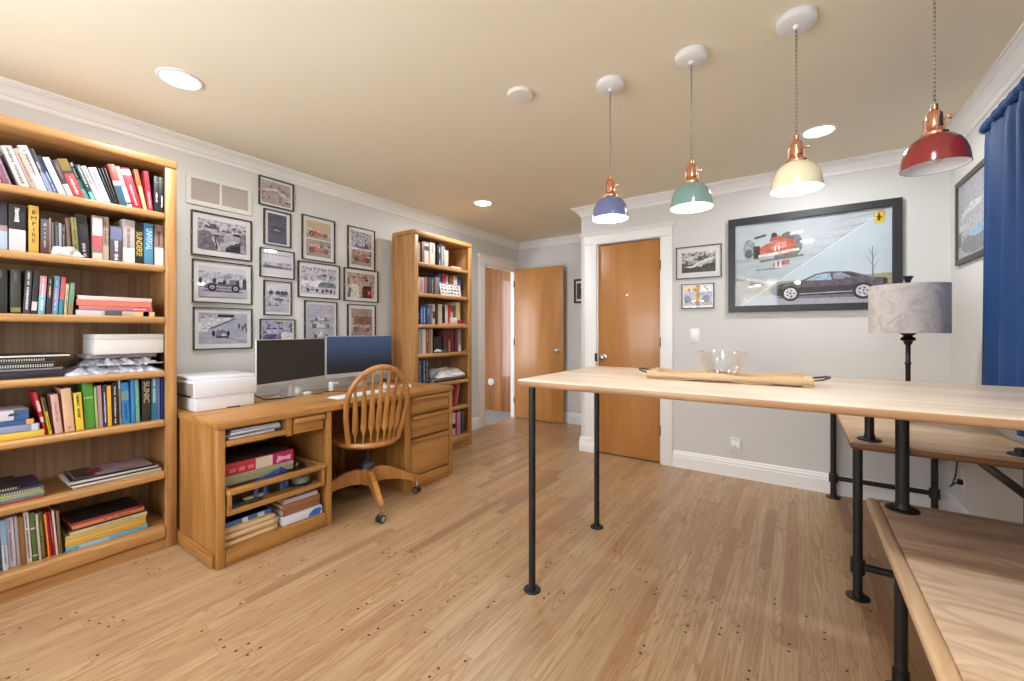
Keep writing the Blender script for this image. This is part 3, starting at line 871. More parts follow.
P_PURP = print_mat('photo_violet_crowd', [(.3, (60, 56, 92)), (.45, (110, 106, 150)), (.55, (190, 188, 210)), (.7, (90, 86, 126))], 36, 3)
P_TAN = print_mat('photo_tan_haze', [(.3, (186, 168, 138)), (.7, (206, 190, 162))], 6, 2)
P_TARM = print_mat('photo_warm_tarmac', [(.3, (140, 128, 124)), (.7, (176, 164, 158))], 16, 3, 1, 3)
P_WARM = print_mat('photo_warm_crowd', [(.3, (86, 56, 54)), (.45, (150, 120, 112)), (.55, (210, 196, 184)), (.7, (120, 84, 80))], 34, 3)
P_BW = print_mat('photo_contrast_bw', [(.3, (30, 30, 30)), (.45, (96, 96, 94)), (.55, (206, 206, 202)), (.68, (70, 70, 68))], 26, 3, 1, 1.6)
P_BWR = print_mat('photo_dark_road', [(.3, (58, 58, 56)), (.7, (92, 92, 88))], 12, 3, 1, 3)
P_WET = print_mat('poster_wet_track', [(.3, (150, 160, 164)), (.5, (182, 192, 198)), (.7, (164, 174, 180))], 5, 3, .6, 4)
P_MIST = print_mat('poster_misty_sky', [(.3, (176, 184, 190)), (.7, (194, 200, 206))], 3, 2, 1, 2)
P_CLEAR = print_mat('poster_pale_blue_sky', [(.3, (182, 196, 206)), (.7, (194, 206, 214))], 2, 2, .6, 2)
P_GRASS = print_mat('poster_grass', [(.3, (140, 142, 104)), (.5, (164, 164, 126)), (.7, (126, 130, 94))], 24, 3, 1, 3)
P_GRAVEL = print_mat('poster_gravel', [(.3, (120, 112, 98)), (.5, (160, 150, 134)), (.7, (138, 130, 112))], 60, 3)
P_LANE = print_mat('poster_lane', [(.3, (158, 158, 166)), (.7, (176, 176, 184))], 14, 3, 1, 4)

_pm = {}
def PM(c):
    """a printed colour with the uneven tone of a photograph"""
    c = tuple(c)
    if c not in _pm:
        k1 = [max(0, int(v * .74)) for v in c]
        k2 = [min(255, int(v * 1.1 + 14)) for v in c]
        _pm[c] = print_mat('print_%d_%d_%d' % c, [(.3, k1), (.5, c), (.7, k2)], 46, 4, 1, 1.3)
    return _pm[c]

class Canvas:
    """flat printed picture: layered polygons in a w x h rectangle, local x right, z up, facing -y"""
    def __init__(s, x0, z0, w, h, y, base):
        s.x0, s.z0, s.w, s.h, s.y, s.k, s.du = x0, z0, w, h, y, 0, 0
        s.mb = MB()
        s.mats = []
        s.rect(0, 0, 1, 1, base)
    def mi(s, m):
        if not isinstance(m, bpy.types.Material):
            m = PM(m)
        if m not in s.mats:
            s.mats.append(m)
        return s.mats.index(m)
    def poly(s, pts, m):
        y = s.y - s.k * .00009
        s.k += 1
        pts = [(u + s.du, v) for u, v in pts]
        pts = [(min(max(u, 0), 1), min(max(v, 0), 1)) for u, v in pts]
        s.mb.face([(s.x0 + u * s.w, y, s.z0 + v * s.h) for u, v in pts], s.mi(m))
    def rect(s, u0, v0, u1, v1, m):
        s.poly([(u0, v0), (u1, v0), (u1, v1), (u0, v1)], m)
    def ell(s, u, v, ru, rv, m, n=18, a0=0, a1=2 * pi):
        s.poly([(u + ru * cos(a0 + (a1 - a0) * i / n), v + rv * sin(a0 + (a1 - a0) * i / n)) for i in range(n)], m)
    def circ(s, u, v, ru, m, n=18):
        s.ell(u, v, ru, ru * s.w / s.h, m, n)
    def person(s, u, v, k, coat, skin, hat=None, look=0, lo=0):
        """head-and-shoulders figure, k = head radius in u"""
        q = s.w / s.h
        s.poly([(u - 2.6 * k, lo), (u - 2.4 * k, v - 2.6 * k * q), (u - 1.2 * k, v - 1.6 * k * q), (u + 1.2 * k, v - 1.6 * k * q), (u + 2.4 * k, v - 2.6 * k * q), (u + 2.6 * k, lo)], coat)
        s.ell(u, v, k * .82, k * 1.15 * q, skin)
        s.ell(u + look * k - .3 * k, v + .15 * k * q, .16 * k, .1 * k * q, (60, 56, 60), 8)
        s.ell(u + look * k + .3 * k, v + .15 * k * q, .16 * k, .1 * k * q, (60, 56, 60), 8)
        s.rect(u - .3 * k, v - .62 * k * q, u + .3 * k, v - .52 * k * q, (90, 80, 84))
        if hat == 'brim':
            s.ell(u, v + .62 * k * q, 1.6 * k, .3 * k * q, (70, 66, 76))
            s.poly([(u - .85 * k, v + .65 * k * q), (u - .7 * k, v + 1.6 * k * q), (u + .7 * k, v + 1.6 * k * q), (u + .85 * k, v + .65 * k * q)], (92, 88, 98))
        elif hat == 'cap':
            s.ell(u, v + .55 * k * q, 1.05 * k, .75 * k * q, (44, 42, 50), 14, 0, pi)
        elif hat:
            s.ell(u, v + .4 * k * q, .9 * k, .85 * k * q, hat, 14, 0, pi)
    def old_racer(s, u, v, L, body, dark=(40, 38, 48), flip=1):
        """side view of a front-engined racing car, L = length in u"""
        q = s.w / s.h
        X = lambda a: u + flip * a * L
        Z = lambda a: v + a * L * q
        s.ell(u, v, .56 * L, .03 * L * q, (110, 108, 122))
        s.poly([(X(-.5), Z(.1)), (X(-.42), Z(.2)), (X(-.22), Z(.24)), (X(-.16), Z(.2)), (X(.02), Z(.2)), (X(.08), Z(.23)), (X(.42), Z(.17)), (X(.5), Z(.1)), (X(.46), Z(.06)), (X(-.44), Z(.05))], body)
        s.poly([(X(-.16), Z(.2)), (X(-.14), Z(.26)), (X(-.04), Z(.26)), (X(.0), Z(.2))], dark)
        s.circ(X(-.09), Z(.3), .05 * L, (205, 200, 205))
        for a in (-.29, .31):
            s.circ(X(a), Z(.1), .115 * L, dark, 22)
            s.circ(X(a), Z(.1), .065 * L, (160, 158, 170), 18)
            s.circ(X(a), Z(.1), .02 * L, dark, 10)
        s.poly([(X(-.2), Z(.13)), (X(.2), Z(.125)), (X(.2), Z(.11)), (X(-.2), Z(.11))], (200, 198, 206))
    def wedge(s, u, v, L, body, dark=(36, 34, 40), wing=(220, 216, 212), flip=1):
        """side view of a low winged racing car"""
        q = s.w / s.h
        X = lambda a: u + flip * a * L
        Z = lambda a: v + 1.35 * a * L * q
        s.poly([(X(-.48), Z(.07)), (X(-.44), Z(.16)), (X(-.14), Z(.2)), (X(.0), Z(.14)), (X(.5), Z(.06)), (X(.5), Z(.03)), (X(-.46), Z(.03))], body)
        s.circ(X(-.03), Z(.19), .04 * L, wing)
        s.poly([(X(-.52), Z(.24)), (X(-.36), Z(.24)), (X(-.36), Z(.21)), (X(-.52), Z(.21))], wing)
        s.poly([(X(-.46), Z(.21)), (X(-.43), Z(.21)), (X(-.43), Z(.14)), (X(-.46), Z(.14))], dark)
        s.poly([(X(.38), Z(.05)), (X(.56), Z(.04)), (X(.56), Z(.02)), (X(.38), Z(.02))], wing)
        for a, r in ((-.34, .1), (.33, .085)):
            s.circ(X(a), Z(.08), r * 1.1 * L, dark, 20)
            s.circ(X(a), Z(.08), r * .5 * L, (170, 160, 150), 14)
    def head_on(s, u, v, L, body, dark=(40, 40, 46), wing=(225, 222, 215)):
        """single-seater seen from the front"""
        q = s.w / s.h
        Z = lambda a: v + a * L * q
        for sg in (-1, 1):
            s.poly([(u + sg * .5 * L, Z(0)), (u + sg * .5 * L, Z(.3)), (u + sg * .3 * L, Z(.3)), (u + sg * .3 * L, Z(0))], dark)
        s.poly([(u - .24 * L, Z(.06)), (u - .14 * L, Z(.3)), (u + .14 * L, Z(.3)), (u + .24 * L, Z(.06))], body)
        s.circ(u, Z(.36), .08 * L, body)
        s.poly([(u - .3 * L, Z(.42)), (u + .3 * L, Z(.42)), (u + .3 * L, Z(.48)), (u - .3 * L, Z(.48))], wing)
        s.poly([(u - .32 * L, Z(.01)), (u + .32 * L, Z(.01)), (u + .3 * L, Z(.08)), (u - .3 * L, Z(.08))], wing)
    def build(s, parent, name='photo_print'):
        return s.mb.build(name, s.mats, parent, recalc=False)

def picture(label, cat, at, rz, w, h, draw, border=(.03, .03, .03, .03), fw=.0065, fd=.018, fmat=None, base=P_CROWD, clips=True, group=None, matc=M_MAT, name='framed_photograph'):
    """at = wall point below the frame's lower middle; local x right, -y towards the viewer"""
    r = thing(name, label, cat, at, rz, group)
    b = MB()
    b.box(-w / 2, -w / 2 + fw, -fd, -.0005, 0, h)
    b.box(w / 2 - fw, w / 2, -fd, -.0005, 0, h)
    b.box(-w / 2 + fw, w / 2 - fw, -fd, -.0005, 0, fw)
    b.box(-w / 2 + fw, w / 2 - fw, -fd, -.0005, h - fw, h)
    b.build('frame', fmat or M_FRAME, r)
    MB().box(-w / 2 + fw * .8, w / 2 - fw * .8, -.006, -.001, fw * .8, h - fw * .8).build('mat_board', matc, r)
    l, rr, bo, t = border
    c = Canvas(-w / 2 + fw + l, fw + bo, w - 2 * fw - l - rr, h - 2 * fw - bo - t, -.0063, base)
    draw(c)
    c.build(r)
    MB().box(-w / 2 + fw * .9, w / 2 - fw * .9, -fd + .003, -fd + .0045, fw * .9, h - fw * .9).build('glass', M_PANE, r)
    if clips:
        for sg in (-1, 1):
            MB().box(sg * (w / 2 - .002) - .006, sg * (w / 2 - .002) + .006, -fd - .003, -.001, h * .47, h * .47 + .012).build('clip', M((150, 150, 150), .35, .8), r)
    return r

LWALL = lambda y0, y1, z0: ((XL, (y0 + y1) / 2, z0), pi / 2)

def f1(c):
    for i in range(9):
        c.person(.05 + .115 * i, .62 + .14 * random.random(), .04, (random.choice([(120, 118, 130), (70, 68, 80), (180, 180, 190)])), (180, 178, 188), random.choice(['brim', 'cap', None, (60, 58, 66)]))
    c.person(.3, .66, .088, (112, 110, 124), (188, 184, 192), 'brim', .1)
    c.poly([(.27, .42), (.4, 0), (.47, 0), (.33, .45)], (214, 212, 220))
    c.poly([(.31, .43), (.37, .05), (.41, .05), (.34, .43)], (44, 42, 52))
    c.person(.55, .42, .05, (170, 168, 178), (196, 192, 200), None)
    c.person(.79, .47, .095, (52, 50, 60), (176, 172, 180), 'cap', -.2)
    c.poly([(.86, 0), (.88, .3), (1, .24), (1, 0)], (150, 148, 158))
def f2(c):
    c.rect(0, .82, 1, 1, P_SKY)
    c.rect(0, .3, 1, .82, P_CROWDL)
    for i in range(14):
        c.person(.04 + .07 * i, .6 + .1 * random.random(), .018, (random.choice([(60, 58, 72), (120, 120, 136), (200, 200, 208)])), (170, 168, 180))
    c.rect(0, 0, 1, .3, P_ROAD)
    c.old_racer(.5, .2, .82, (112, 112, 130))
def f3(c):
    c.rect(0, .82, .34, .9, P_CROWDL)
    c.rect(.38, .86, .72, .95, (52, 50, 64))
    c.poly([(0, .8), (.72, .86), (.3, .5), (0, .5)], (204, 204, 214))
    c.poly([(.72, .84), (.2, .5), (.26, .47), (.76, .82)], (116, 116, 134))
    c.poly([(.0, .4), (.18, .4), (.18, .62), (0, .62)], (212, 212, 224))
    for u, v in ((.82, .66), (.9, .6), (.96, .66), (.99, .52)):
        c.poly([(u - .02, v - .16), (u - .025, v), (u + .025, v), (u + .02, v - .16)], (84, 84, 100))
        c.circ(u, v + .03, .018, (190, 188, 196), 10)
    c.poly([(.5, .2), (.5, .24), (1, .06), (1, .02)], (140, 140, 158))
    for sg in (-1, 1):
        c.ell(.44 + sg * .15, .33 + sg * .0, .032, .1, (44, 44, 58))
    c.poly([(.33, .24), (.36, .44), (.44, .5), (.54, .42), (.58, .24)], (120, 120, 138))
    c.ell(.5, .28, .045, .07, (196, 196, 208))
    c.circ(.42, .5, .03, (210, 208, 216))
    c.rect(.34, .19, .6, .25, (66, 66, 82))
def f4(c):
    c.poly([(0, .75), (.4, .9), (1, .7), (1, 1), (0, 1)], (176, 168, 172))
    c.poly([(.0, .5), (.45, .62), (1, .2), (1, .38), (.5, .74), (0, .62)], (206, 198, 200))
    for i in range(12):
        u, v = .5 + .5 * random.random(), .08 + .16 * random.random()
        c.rect(u, v, u + .05, v + .07, random.choice([(60, 50, 52), (220, 214, 214), (130, 118, 118)]))
def f5(c):
    c.ell(.5, .5, .3, .1, (70, 72, 90))
    c.ell(.5, .45, .2, .03, (150, 152, 168))
def f6(c):
    c.rect(0, .55, 1, 1, P_SKY)
    c.rect(0, 0, 1, .3, P_SKY)
    for i in range(9):
        c.rect(.04 + .1 * i, .86, .08 + .1 * i, .9 + .03 * random.random(), (70, 70, 84))
    c.rect(0, .42, 1, .56, P_CROWDL)
    c.old_racer(.22, .3, .4, (60, 64, 130))
    c.old_racer(.55, .3, .32, (70, 72, 86))
    c.old_racer(.86, .3, .3, (170, 170, 184))
def f7(c):
    c.rect(0, .72, 1, 1, P_SKY)
    c.rect(0, .0, 1, .3, P_ROAD)
    for u, v, k, col in ((.3, .24, .5, (200, 200, 208)), (.55, .42, .4, (90, 90, 104)), (.75, .56, .3, (150, 150, 164))):
        c.old_racer(u, v, k, col)
    for u in (.2, .5, .7, .85):
        c.person(u, .8, .035, (70, 70, 84), (180, 178, 188), lo=.62)
def f8(c):
    for i, cc in enumerate(((90, 86, 130), (70, 66, 104), (120, 116, 156))):
        c.person(.2 + .2 * i, .6, .075, cc, (190, 184, 200), 'cap')
    for u in (.76, .88):
        c.person(u, .66, .06, (214, 214, 222), (190, 184, 200))
        c.rect(u - .05, 0, u + .05, .4, (222, 222, 230))
def two(c, top, bottom):
    top(c, .5, .5)
    c.rect(0, .485, 1, .515, (226, 224, 222))
def f9(c):
    c.rect(0, .5, 1, 1, P_TAN)
    c.rect(0, .5, 1, .64, P_TARM)
    c.wedge(.5, .57, .84, (188, 104, 100), flip=1)
    c.rect(0, 0, 1, .48, P_TARM)
    c.rect(0, .28, 1, .36, P_WARM)
    c.wedge(.52, .1, .88, (198, 100, 94), wing=(232, 210, 206), flip=1)
    c.rect(0, .475, 1, .505, (226, 224, 222))
def f10(c):
    for u, v, k, co, h in ((.12, .62, .06, (222, 222, 230), None), (.28, .6, .06, (214, 214, 224), None), (.46, .64, .055, (226, 226, 232), None), (.64, .62, .07, (110, 114, 132), 'cap'), (.82, .6, .06, (120, 124, 140), (60, 60, 72))):
        c.person(u, v, k, co, (170, 166, 176), h, lo=.26)
    for i in range(10):
        u = .05 + .1 * i
        c.rect(u, .86 + .05 * random.random(), u + .03, .94, (80, 80, 96))
    c.head_on(.3, .06, .3, (150, 150, 164))
    c.head_on(.7, .05, .3, (100, 102, 118))
def f11(c):
    c.rect(0, .74, 1, 1, P_ROAD)
    for v, k in ((.56, .5), (.36, .74), (.1, .6)):
        c.wedge(.5, v, k, (210, 210, 218), wing=(120, 120, 132), flip=1)
        c.rect(.1, v - .01, .9, v + .004, (110, 110, 124))
    c.head_on(.5, .2, .22, (226, 226, 232), (130, 130, 142))
def f12(c):
    c.rect(0, .5, 1, 1, P_CROWD)
    c.rect(0, .5, 1, .62, P_PURP)
    c.old_racer(.5, .55, .8, (196, 194, 224))
    c.rect(0, 0, 1, .46, P_TARM)
    c.rect(0, .3, 1, .46, P_WARM)
    c.wedge(.5, .1, .84, (186, 100, 98), flip=-1)
    c.rect(0, .455, 1, .51, (228, 226, 224))
def f13(c):
    c.person(.22, .74, .08, (206, 208, 200), (196, 160, 140), (110, 84, 70))
    c.poly([(.08, 0), (.1, .55), (.36, .55), (.4, 0)], (214, 216, 208))
    c.poly([(.0, 0), (.06, .4), (.12, .4), (.1, 0)], (70, 120, 96))
    c.person(.7, .66, .075, (150, 40, 46), (190, 150, 132), (50, 40, 42))
    c.poly([(.58, 0), (.6, .5), (.82, .5), (.86, 0)], (40, 34, 38))
    c.rect(.72, .1, .84, .34, (186, 44, 54))
    c.circ(.78, .22, .03, (230, 220, 220))
    for u in (.45, .55, .92):
        c.circ(u, .74, .05, (188, 150, 134))
def f14(c):
    c.rect(0, .8, 1, 1, P_TARM)
    c.rect(.1, .52, 1, .78, (140, 98, 94))
    c.rect(0, .0, 1, .34, P_TARM)
    c.wedge(.5, .3, .84, (186, 124, 116))
    c.wedge(.5, .06, .8, (140, 132, 190), flip=-1)

FR = [
 (1.081, 1.446, 1.702, 1.993, f1, P_CROWDL, (.03, .03, .04, .035), 'black framed photo of a man in a brimmed hat among a crowd, under the vent'),
 (1.087, 1.449, 1.391, 1.676, f2, P_ROAD, (.03, .03, .035, .03), 'black framed photo of an old racing car side-on before spectators'),
 (1.092, 1.45, 1.078, 1.362, f3, P_ROAD, (.025, .025, .03, .03), 'black framed photo of a racing car rounding an empty road bend, above the printer'),
 (1.496, 1.752, 2.133, 2.345, f4, P_TOWN, (.016, .016, .018, .018), 'black framed brownish hillside track photo, the highest on the wall'),
 (1.53, 1.731, 1.846, 2.11, f5, P_DARK, (.024, .024, .012, .018), 'upright black framed photo that is nearly all dark blue-grey'),
 (1.503, 1.758, 1.603, 1.818, f6, P_CROWDL, (.012, .012, .014, .014), 'small framed photo with a row of cars and one blue racing car'),
 (1.53, 1.736, 1.321, 1.58, f7, P_CROWDL, (.012, .012, .016, .014), 'upright framed grey photo of racing cars lined up on a starting grid'),
 (1.504, 1.763, 1.08, 1.292, f8, P_PURP, (.012, .012, .014, .012), 'framed violet-grey crowd photo half hidden behind the black left monitor'),
 (1.819, 2.106, 1.776, 2.134, f9, P_TARM, (.03, .03, .03, .03), 'tall framed colour photo pair of red racing cars, one above the other'),
 (1.787, 2.152, 1.472, 1.76, f10, P_CROWDL, (.022, .022, .028, .028), 'framed pale photo of a pit crew in white around racing cars'),
 (1.84, 2.126, 1.09, 1.448, f11, P_ROAD, (.018, .018, .02, .02), 'tall framed light grey photo of racing cars in rows, above the monitors'),
 (2.23, 2.514, 1.758, 2.131, f12, P_CROWD, (.032, .03, .03, .03), 'tall framed photo pair with a white car over a red car, beside slim bookcase'),
 (2.193, 2.55, 1.466, 1.758, f13, P_WARM, (.03, .03, .03, .03), 'framed colour photo of a man in white beside a dark figure in red'),
 (2.227, 2.522, 1.07, 1.44, f14, P_WARM, (.034, .03, .03, .03), 'framed reddish racing car photo just above the blue-screened right monitor'),
]
for y0, y1, z0, z1, fn, base, bd, lab in FR:
    at, rz = LWALL(y0, y1, z0)
    picture(lab, 'framed photo', at, rz, y1 - y0, z1 - z0, fn, bd, base=base, group='framed racing photographs on the left wall')

def s1(c):
    c.poly([(0, 0), (1, 0), (1, .45), (.5, .3), (0, .5)], P_BWR)
    c.poly([(.06, .3), (.3, .32), (.62, .58), (.98, .72), (.9, .62), (.55, .36), (.3, .22)], (222, 222, 218))
    c.ell(.56, .34, .06, .08, (238, 238, 236))
    c.circ(.56, .34, .02, (60, 60, 58), 10)
    c.ell(.86, .6, .035, .06, (232, 232, 230))
    c.circ(.62, .62, .03, (40, 40, 40), 12)
    c.poly([(.1, .6), (.34, .62), (.5, .78), (.4, .84), (.14, .72)], (196, 196, 192))
    c.poly([(.7, .86), (.96, .9), (.98, 1), (.7, 1)], (214, 214, 210))
picture('black framed black-and-white photo of a racing car cornering, right of the closet door', 'framed photo', (-.711, YB, 1.658), 0, .364, .278, s1, (.04, .04, .045, .045), base=P_BW, clips=True)
def s2(c):
    c.rect(0, .68, 1, 1, (222, 172, 76))
    c.circ(.19, .8, .05, (70, 44, 26))
    c.circ(.4, .8, .05, (70, 44, 26))
    c.rect(.58, .68, 1, 1, (226, 216, 214))
    c.poly([(.7, .94), (.76, .96), (.9, .76), (.84, .74)], (196, 80, 96))
    c.rect(0, .14, 1, .68, (150, 146, 176))
    c.rect(0, .0, 1, .2, (150, 144, 140))
    c.ell(.14, .32, .11, .2, (56, 50, 60))
    c.ell(.78, .32, .14, .2, (60, 54, 64))
    c.poly([(.3, .2), (.4, .5), (.56, .5), (.66, .2)], (206, 166, 60))
    c.circ(.48, .56, .06, (196, 160, 70))
    c.poly([(.28, .14), (.44, .2), (.44, .3), (.3, .26)], (232, 230, 230))
    c.poly([(.54, .2), (.72, .16), (.72, .26), (.54, .3)], (232, 230, 230))
picture('small framed colour photo of a yellow racing car, below the black-and-white one', 'framed photo', (-.716, YB, 1.397), 0, .26, .213, s2, (.008, .008, .02, .008), base=(150, 146, 176), clips=False)

# the large poster
def big(c):
    c.rect(0, .0, 1, 1, P_MIST)
    c.rect(0, .3, 1, .62, P_WET)
    for i in range(10):
        v = .5 + .045 * i
        c.poly([(.46 + .02 * i, v), (.95, v + .05), (.95, v + .062), (.5 + .02 * i, v + .01)], (146, 156, 164) if i % 2 else (196, 202, 206))
    c.du = .018
    # far car: rear tyres, body, wings, reflections
    c.ell(.085, .7, .045, .11, (146, 152, 156))
    c.ell(.08, .63, .03, .05, (84, 88, 90))
    c.ell(.41, .7, .042, .12, (118, 120, 122))
    c.ell(.352, .76, .05, .1, (110, 106, 104))
    c.poly([(.17, .6), (.15, .68), (.2, .735), (.34, .79), (.41, .74), (.4, .6)], (192, 96, 82))
    c.poly([(.24, .66), (.25, .74), (.34, .76), (.35, .68)], (210, 136, 122))
    c.poly([(.12, .83), (.205, .86), (.205, .83), (.12, .805)], (70, 74, 78))
    c.poly([(.37, .845), (.455, .865), (.455, .83), (.37, .815)], (232, 238, 242))
    c.ell(.262, .825, .022, .04, (64, 60, 62))
    c.poly([(.23, .76), (.235, .8), (.3, .825), (.33, .78)], (178, 84, 74))
    c.rect(.115, .57, .163, .72, (46, 46, 42))
    c.poly([(.15, .575), (.43, .63), (.43, .66), (.15, .61)], (224, 214, 196))
    c.poly([(.26, .54), (.26, .59), (.42, .62), (.42, .56)], (112, 112, 116))
    c.rect(.265, .645, .275, .7, (244, 240, 236))
    c.rect(.29, .65, .3, .705, (244, 240, 236))
    c.poly([(.16, .52), (.46, .56), (.46, .585), (.16, .545)], (110, 116, 120))
    c.poly([(.25, .46), (.37, .48), (.36, .53), (.26, .51)], (176, 110, 104))
    c.rect(.27, .44, .28, .52, (230, 228, 226))
    c.rect(.3, .445, .31, .525, (230, 228, 226))
    c.poly([(.12, .42), (.3, .43), (.28, .445), (.14, .435)], (120, 128, 132))
    c.du = 0
    # gravel corner lower left
    c.poly([(0, 0), (0, .34), (.2, .26), (.3, .2), (.06, 0)], P_GRAVEL)
    c.poly([(0, .36), (.0, .39), (.34, .24), (.3, .22)], (206, 206, 204))
    c.poly([(.09, .235), (.18, .255), (.18, .235), (.1, .22)], (236, 236, 234))
    # lower right picture across the diagonal
    c.poly([(.035, 0), (1, 0), (1, 1), (.985, 1)], (228, 236, 242))
    c.poly([(.045, 0), (1, 0), (1, 1), (.99, 1)], P_CLEAR)
    c.poly([(.3, .275), (1, .31), (1, 0), (.045, 0)], P_GRASS)
    c.poly([(.045, 0), (.16, .12), (1, .1), (1, 0)], P_LANE)
    # bare tree
    for a, b2, t in (((.895, .2), (.893, .6), .005), ((.893, .36), (.93, .46), .0025), ((.893, .4), (.862, .49), .0025), ((.893, .46), (.922, .55), .002), ((.893, .5), (.872, .58), .002)):
        c.poly([(a[0] - t, a[1]), (a[0] + t, a[1]), (b2[0] + t * .4, b2[1]), (b2[0] - t * .4, b2[1])], (104, 104, 110))
    c.du = .03
    # grey coupe
    body, shade, glass_, tyre = (92, 84, 94), (58, 52, 58), (150, 176, 194), (44, 42, 48)
    c.ell(.6, .085, .37, .02, (112, 110, 120))
    c.poly([(.215, .2), (.24, .12), (.3, .095), (.86, .11), (.945, .2), (.94, .26), (.86, .275), (.74, .345), (.6, .36), (.52, .34), (.43, .27), (.3, .25)], body)
    c.poly([(.222, .19), (.24, .12), (.3, .098), (.8, .1), (.8, .2), (.45, .195)], shade)
    c.poly([(.455, .27), (.53, .33), (.612, .343), (.625, .265)], glass_)
    c.poly([(.635, .27), (.63, .34), (.68, .342), (.735, .3), (.735, .28)], (140, 150, 164))
    c.poly([(.7, .34), (.78, .3), (.78, .285), (.745, .295)], (50, 46, 54))
    c.poly([(.43, .27), (.432, .13), (.44, .13), (.44, .27)], (52, 48, 56))
    c.poly([(.41, .115), (.75, .125), (.75, .135), (.41, .125)], (182, 180, 190))
    for u in (.36, .81):
        c.circ(u, .13, .062, tyre, 26)
        c.circ(u, .13, .043, (206, 206, 212), 24)
        for k in range(5):
            a = 2 * pi * k / 5
            c.circ(u + .024 * cos(a), .13 + .024 * sin(a) * c.w / c.h, .009, (120, 118, 126), 10)
        c.circ(u, .13, .008, (90, 88, 96), 10)
    c.rect(.92, .2, .945, .25, (80, 40, 44))
    c.du = 0
    # signature
    for i in range(6):
        c.poly([(.05 + .012 * i, .05), (.054 + .012 * i, .05), (.07 + .012 * i, .1 + .03 * (i % 2)), (.064 + .012 * i, .1 + .03 * (i % 2))], (236, 238, 240))
    # yellow badge with a rearing black horse
    bx, bz, bw, bh = .905, .845, .055, .118
    c.rect(bx - .002, bz - .004, bx + bw + .002, bz + bh + .004, (170, 150, 80))
    c.rect(bx, bz, bx + bw, bz + bh, (238, 204, 76))
    c.rect(bx, bz + bh * .93, bx + bw, bz + bh, (214, 120, 70))
    H = [(.42, .1), (.5, .3), (.42, .42), (.3, .4), (.2, .5), (.26, .52), (.38, .5), (.4, .6), (.5, .72), (.52, .84), (.64, .88), (.74, .76), (.64, .7), (.66, .58), (.78, .6), (.84, .5), (.68, .44), (.72, .3), (.84, .3), (.82, .2), (.66, .22), (.6, .3), (.54, .12)]
    c.poly([(bx + bw * (1 - u), bz + bh * v) for u, v in H], (50, 34, 16))
r = picture('large black framed racing poster with red single-seater, grey coupe and yellow badge', 'framed poster', (.056, YB, 1.355), 0, 1.066, .762, big, (.001, .001, .001, .001), .05, .034, M((38, 38, 40), .45, name='poster_frame'), P_MIST, False, None, M_WHITE, 'framed_poster')
def alc(c):
    c.circ(.4, .75, .12, (150, 150, 150))
    c.person(.5, .5, .12, (84, 82, 82), (140, 136, 134))
    c.rect(.3, .1, .8, .2, (150, 148, 146))
picture('small dark framed picture in the alcove beside the open hall door', 'framed photo', (-2.275, YA, 1.562), 0, .246, .309, alc, (.012, .012, .03, .03), .024, .02, None, (70, 66, 66), False)
def rw(c):
    c.rect(0, .5, 1, 1, P_ROAD)
    for i in range(5):
        c.rect(.3 + .1 * i, .55, .33 + .1 * i, .95, (176, 178, 180))
    c.poly([(.05, .5), (.2, .56), (.5, .6), (.55, .66), (.3, .7), (.1, .6)], (226, 226, 228))
    c.ell(.4, .16, .34, .13, (112, 114, 118))
    c.ell(.45, .3, .2, .07, (150, 190, 226))
    c.rect(.02, .38, .2, .44, (230, 230, 230))
    c.rect(.0, .16, .06, .36, (56, 58, 60))
picture('grey framed picture on the right wall, partly behind the blue curtain', 'framed picture', (XR, 3.325, 1.606), -pi / 2, .79, .505, rw, (.0, .0, .0, .0), .03, .018, M((70, 68, 64), .45, name='grey_frame'), P_CROWDL, False, None, M_WHITE, 'framed_picture')
# ------------------------------------------------------------------ bookcases
def bookcase(label, xf, xb, y0, y1, zt, tops, stile, cat='bookcase'):
    """open bookcase against the left wall: front at xf, back at xb, shelf tops at the heights given"""
    r = thing('bookcase', label, cat, (xb, (y0 + y1) / 2, 0))
    X = lambda x: x - xb
    hw = (y1 - y0) / 2
    for sg in (-1, 1):
        b = MB()
        a, c = sorted((sg * hw, sg * (hw - .022)))
        b.box(.001, X(xf) - .02, a, c, 0, zt - .046)
        a, c = sorted((sg * hw, sg * (hw - stile)))
        b.box(X(xf) - .02, X(xf), a, c, 0, zt - .046, bev=.004)
        b.build('side_panel', W_HZ, r)
    MB().box(.001, .008, -hw + .022, hw - .022, .05, zt - .046).build('back_panel', W_BACK, r)
    MB().box(.0, X(xf) + .008, -hw - .002, hw + .002, zt - .046, zt, bev=.012, seg=3).build('top_board', W_HY, r)
    for k, z in enumerate(tops):
        low = k == len(tops) - 1
        b = MB()
        b.box(.008, X(xf) - .03, -hw + .022, hw - .022, z - .022, z)
        b.box(X(xf) - .03, X(xf) + (.004 if not low else .012), -hw + stile, hw - stile, z - (.036 if not low else .07), z + .0005, bev=.011, seg=3)
        b.build('shelf', W_HY, r)
    MB().box(X(xf) - .03, X(xf) - .006, -hw + stile, hw - stile, 0, tops[-1] - .06).build('plinth', W_HY, r)
    return r
TOPS_A = [1.852, 1.56, 1.279, .983, .711, .422, .13]
TOPS_B = [1.8385, 1.555, 1.264, .988, .70, .43, .13]
bookcase('tall wide oak bookcase at the left edge packed with books', -2.883, -3.268, -.045, .89, 2.152, TOPS_A, .052)
bookcase('slim oak bookcase standing past the right end of the computer desk', -2.87, -3.175, 2.642, 3.452, 2.13, TOPS_B, .05)

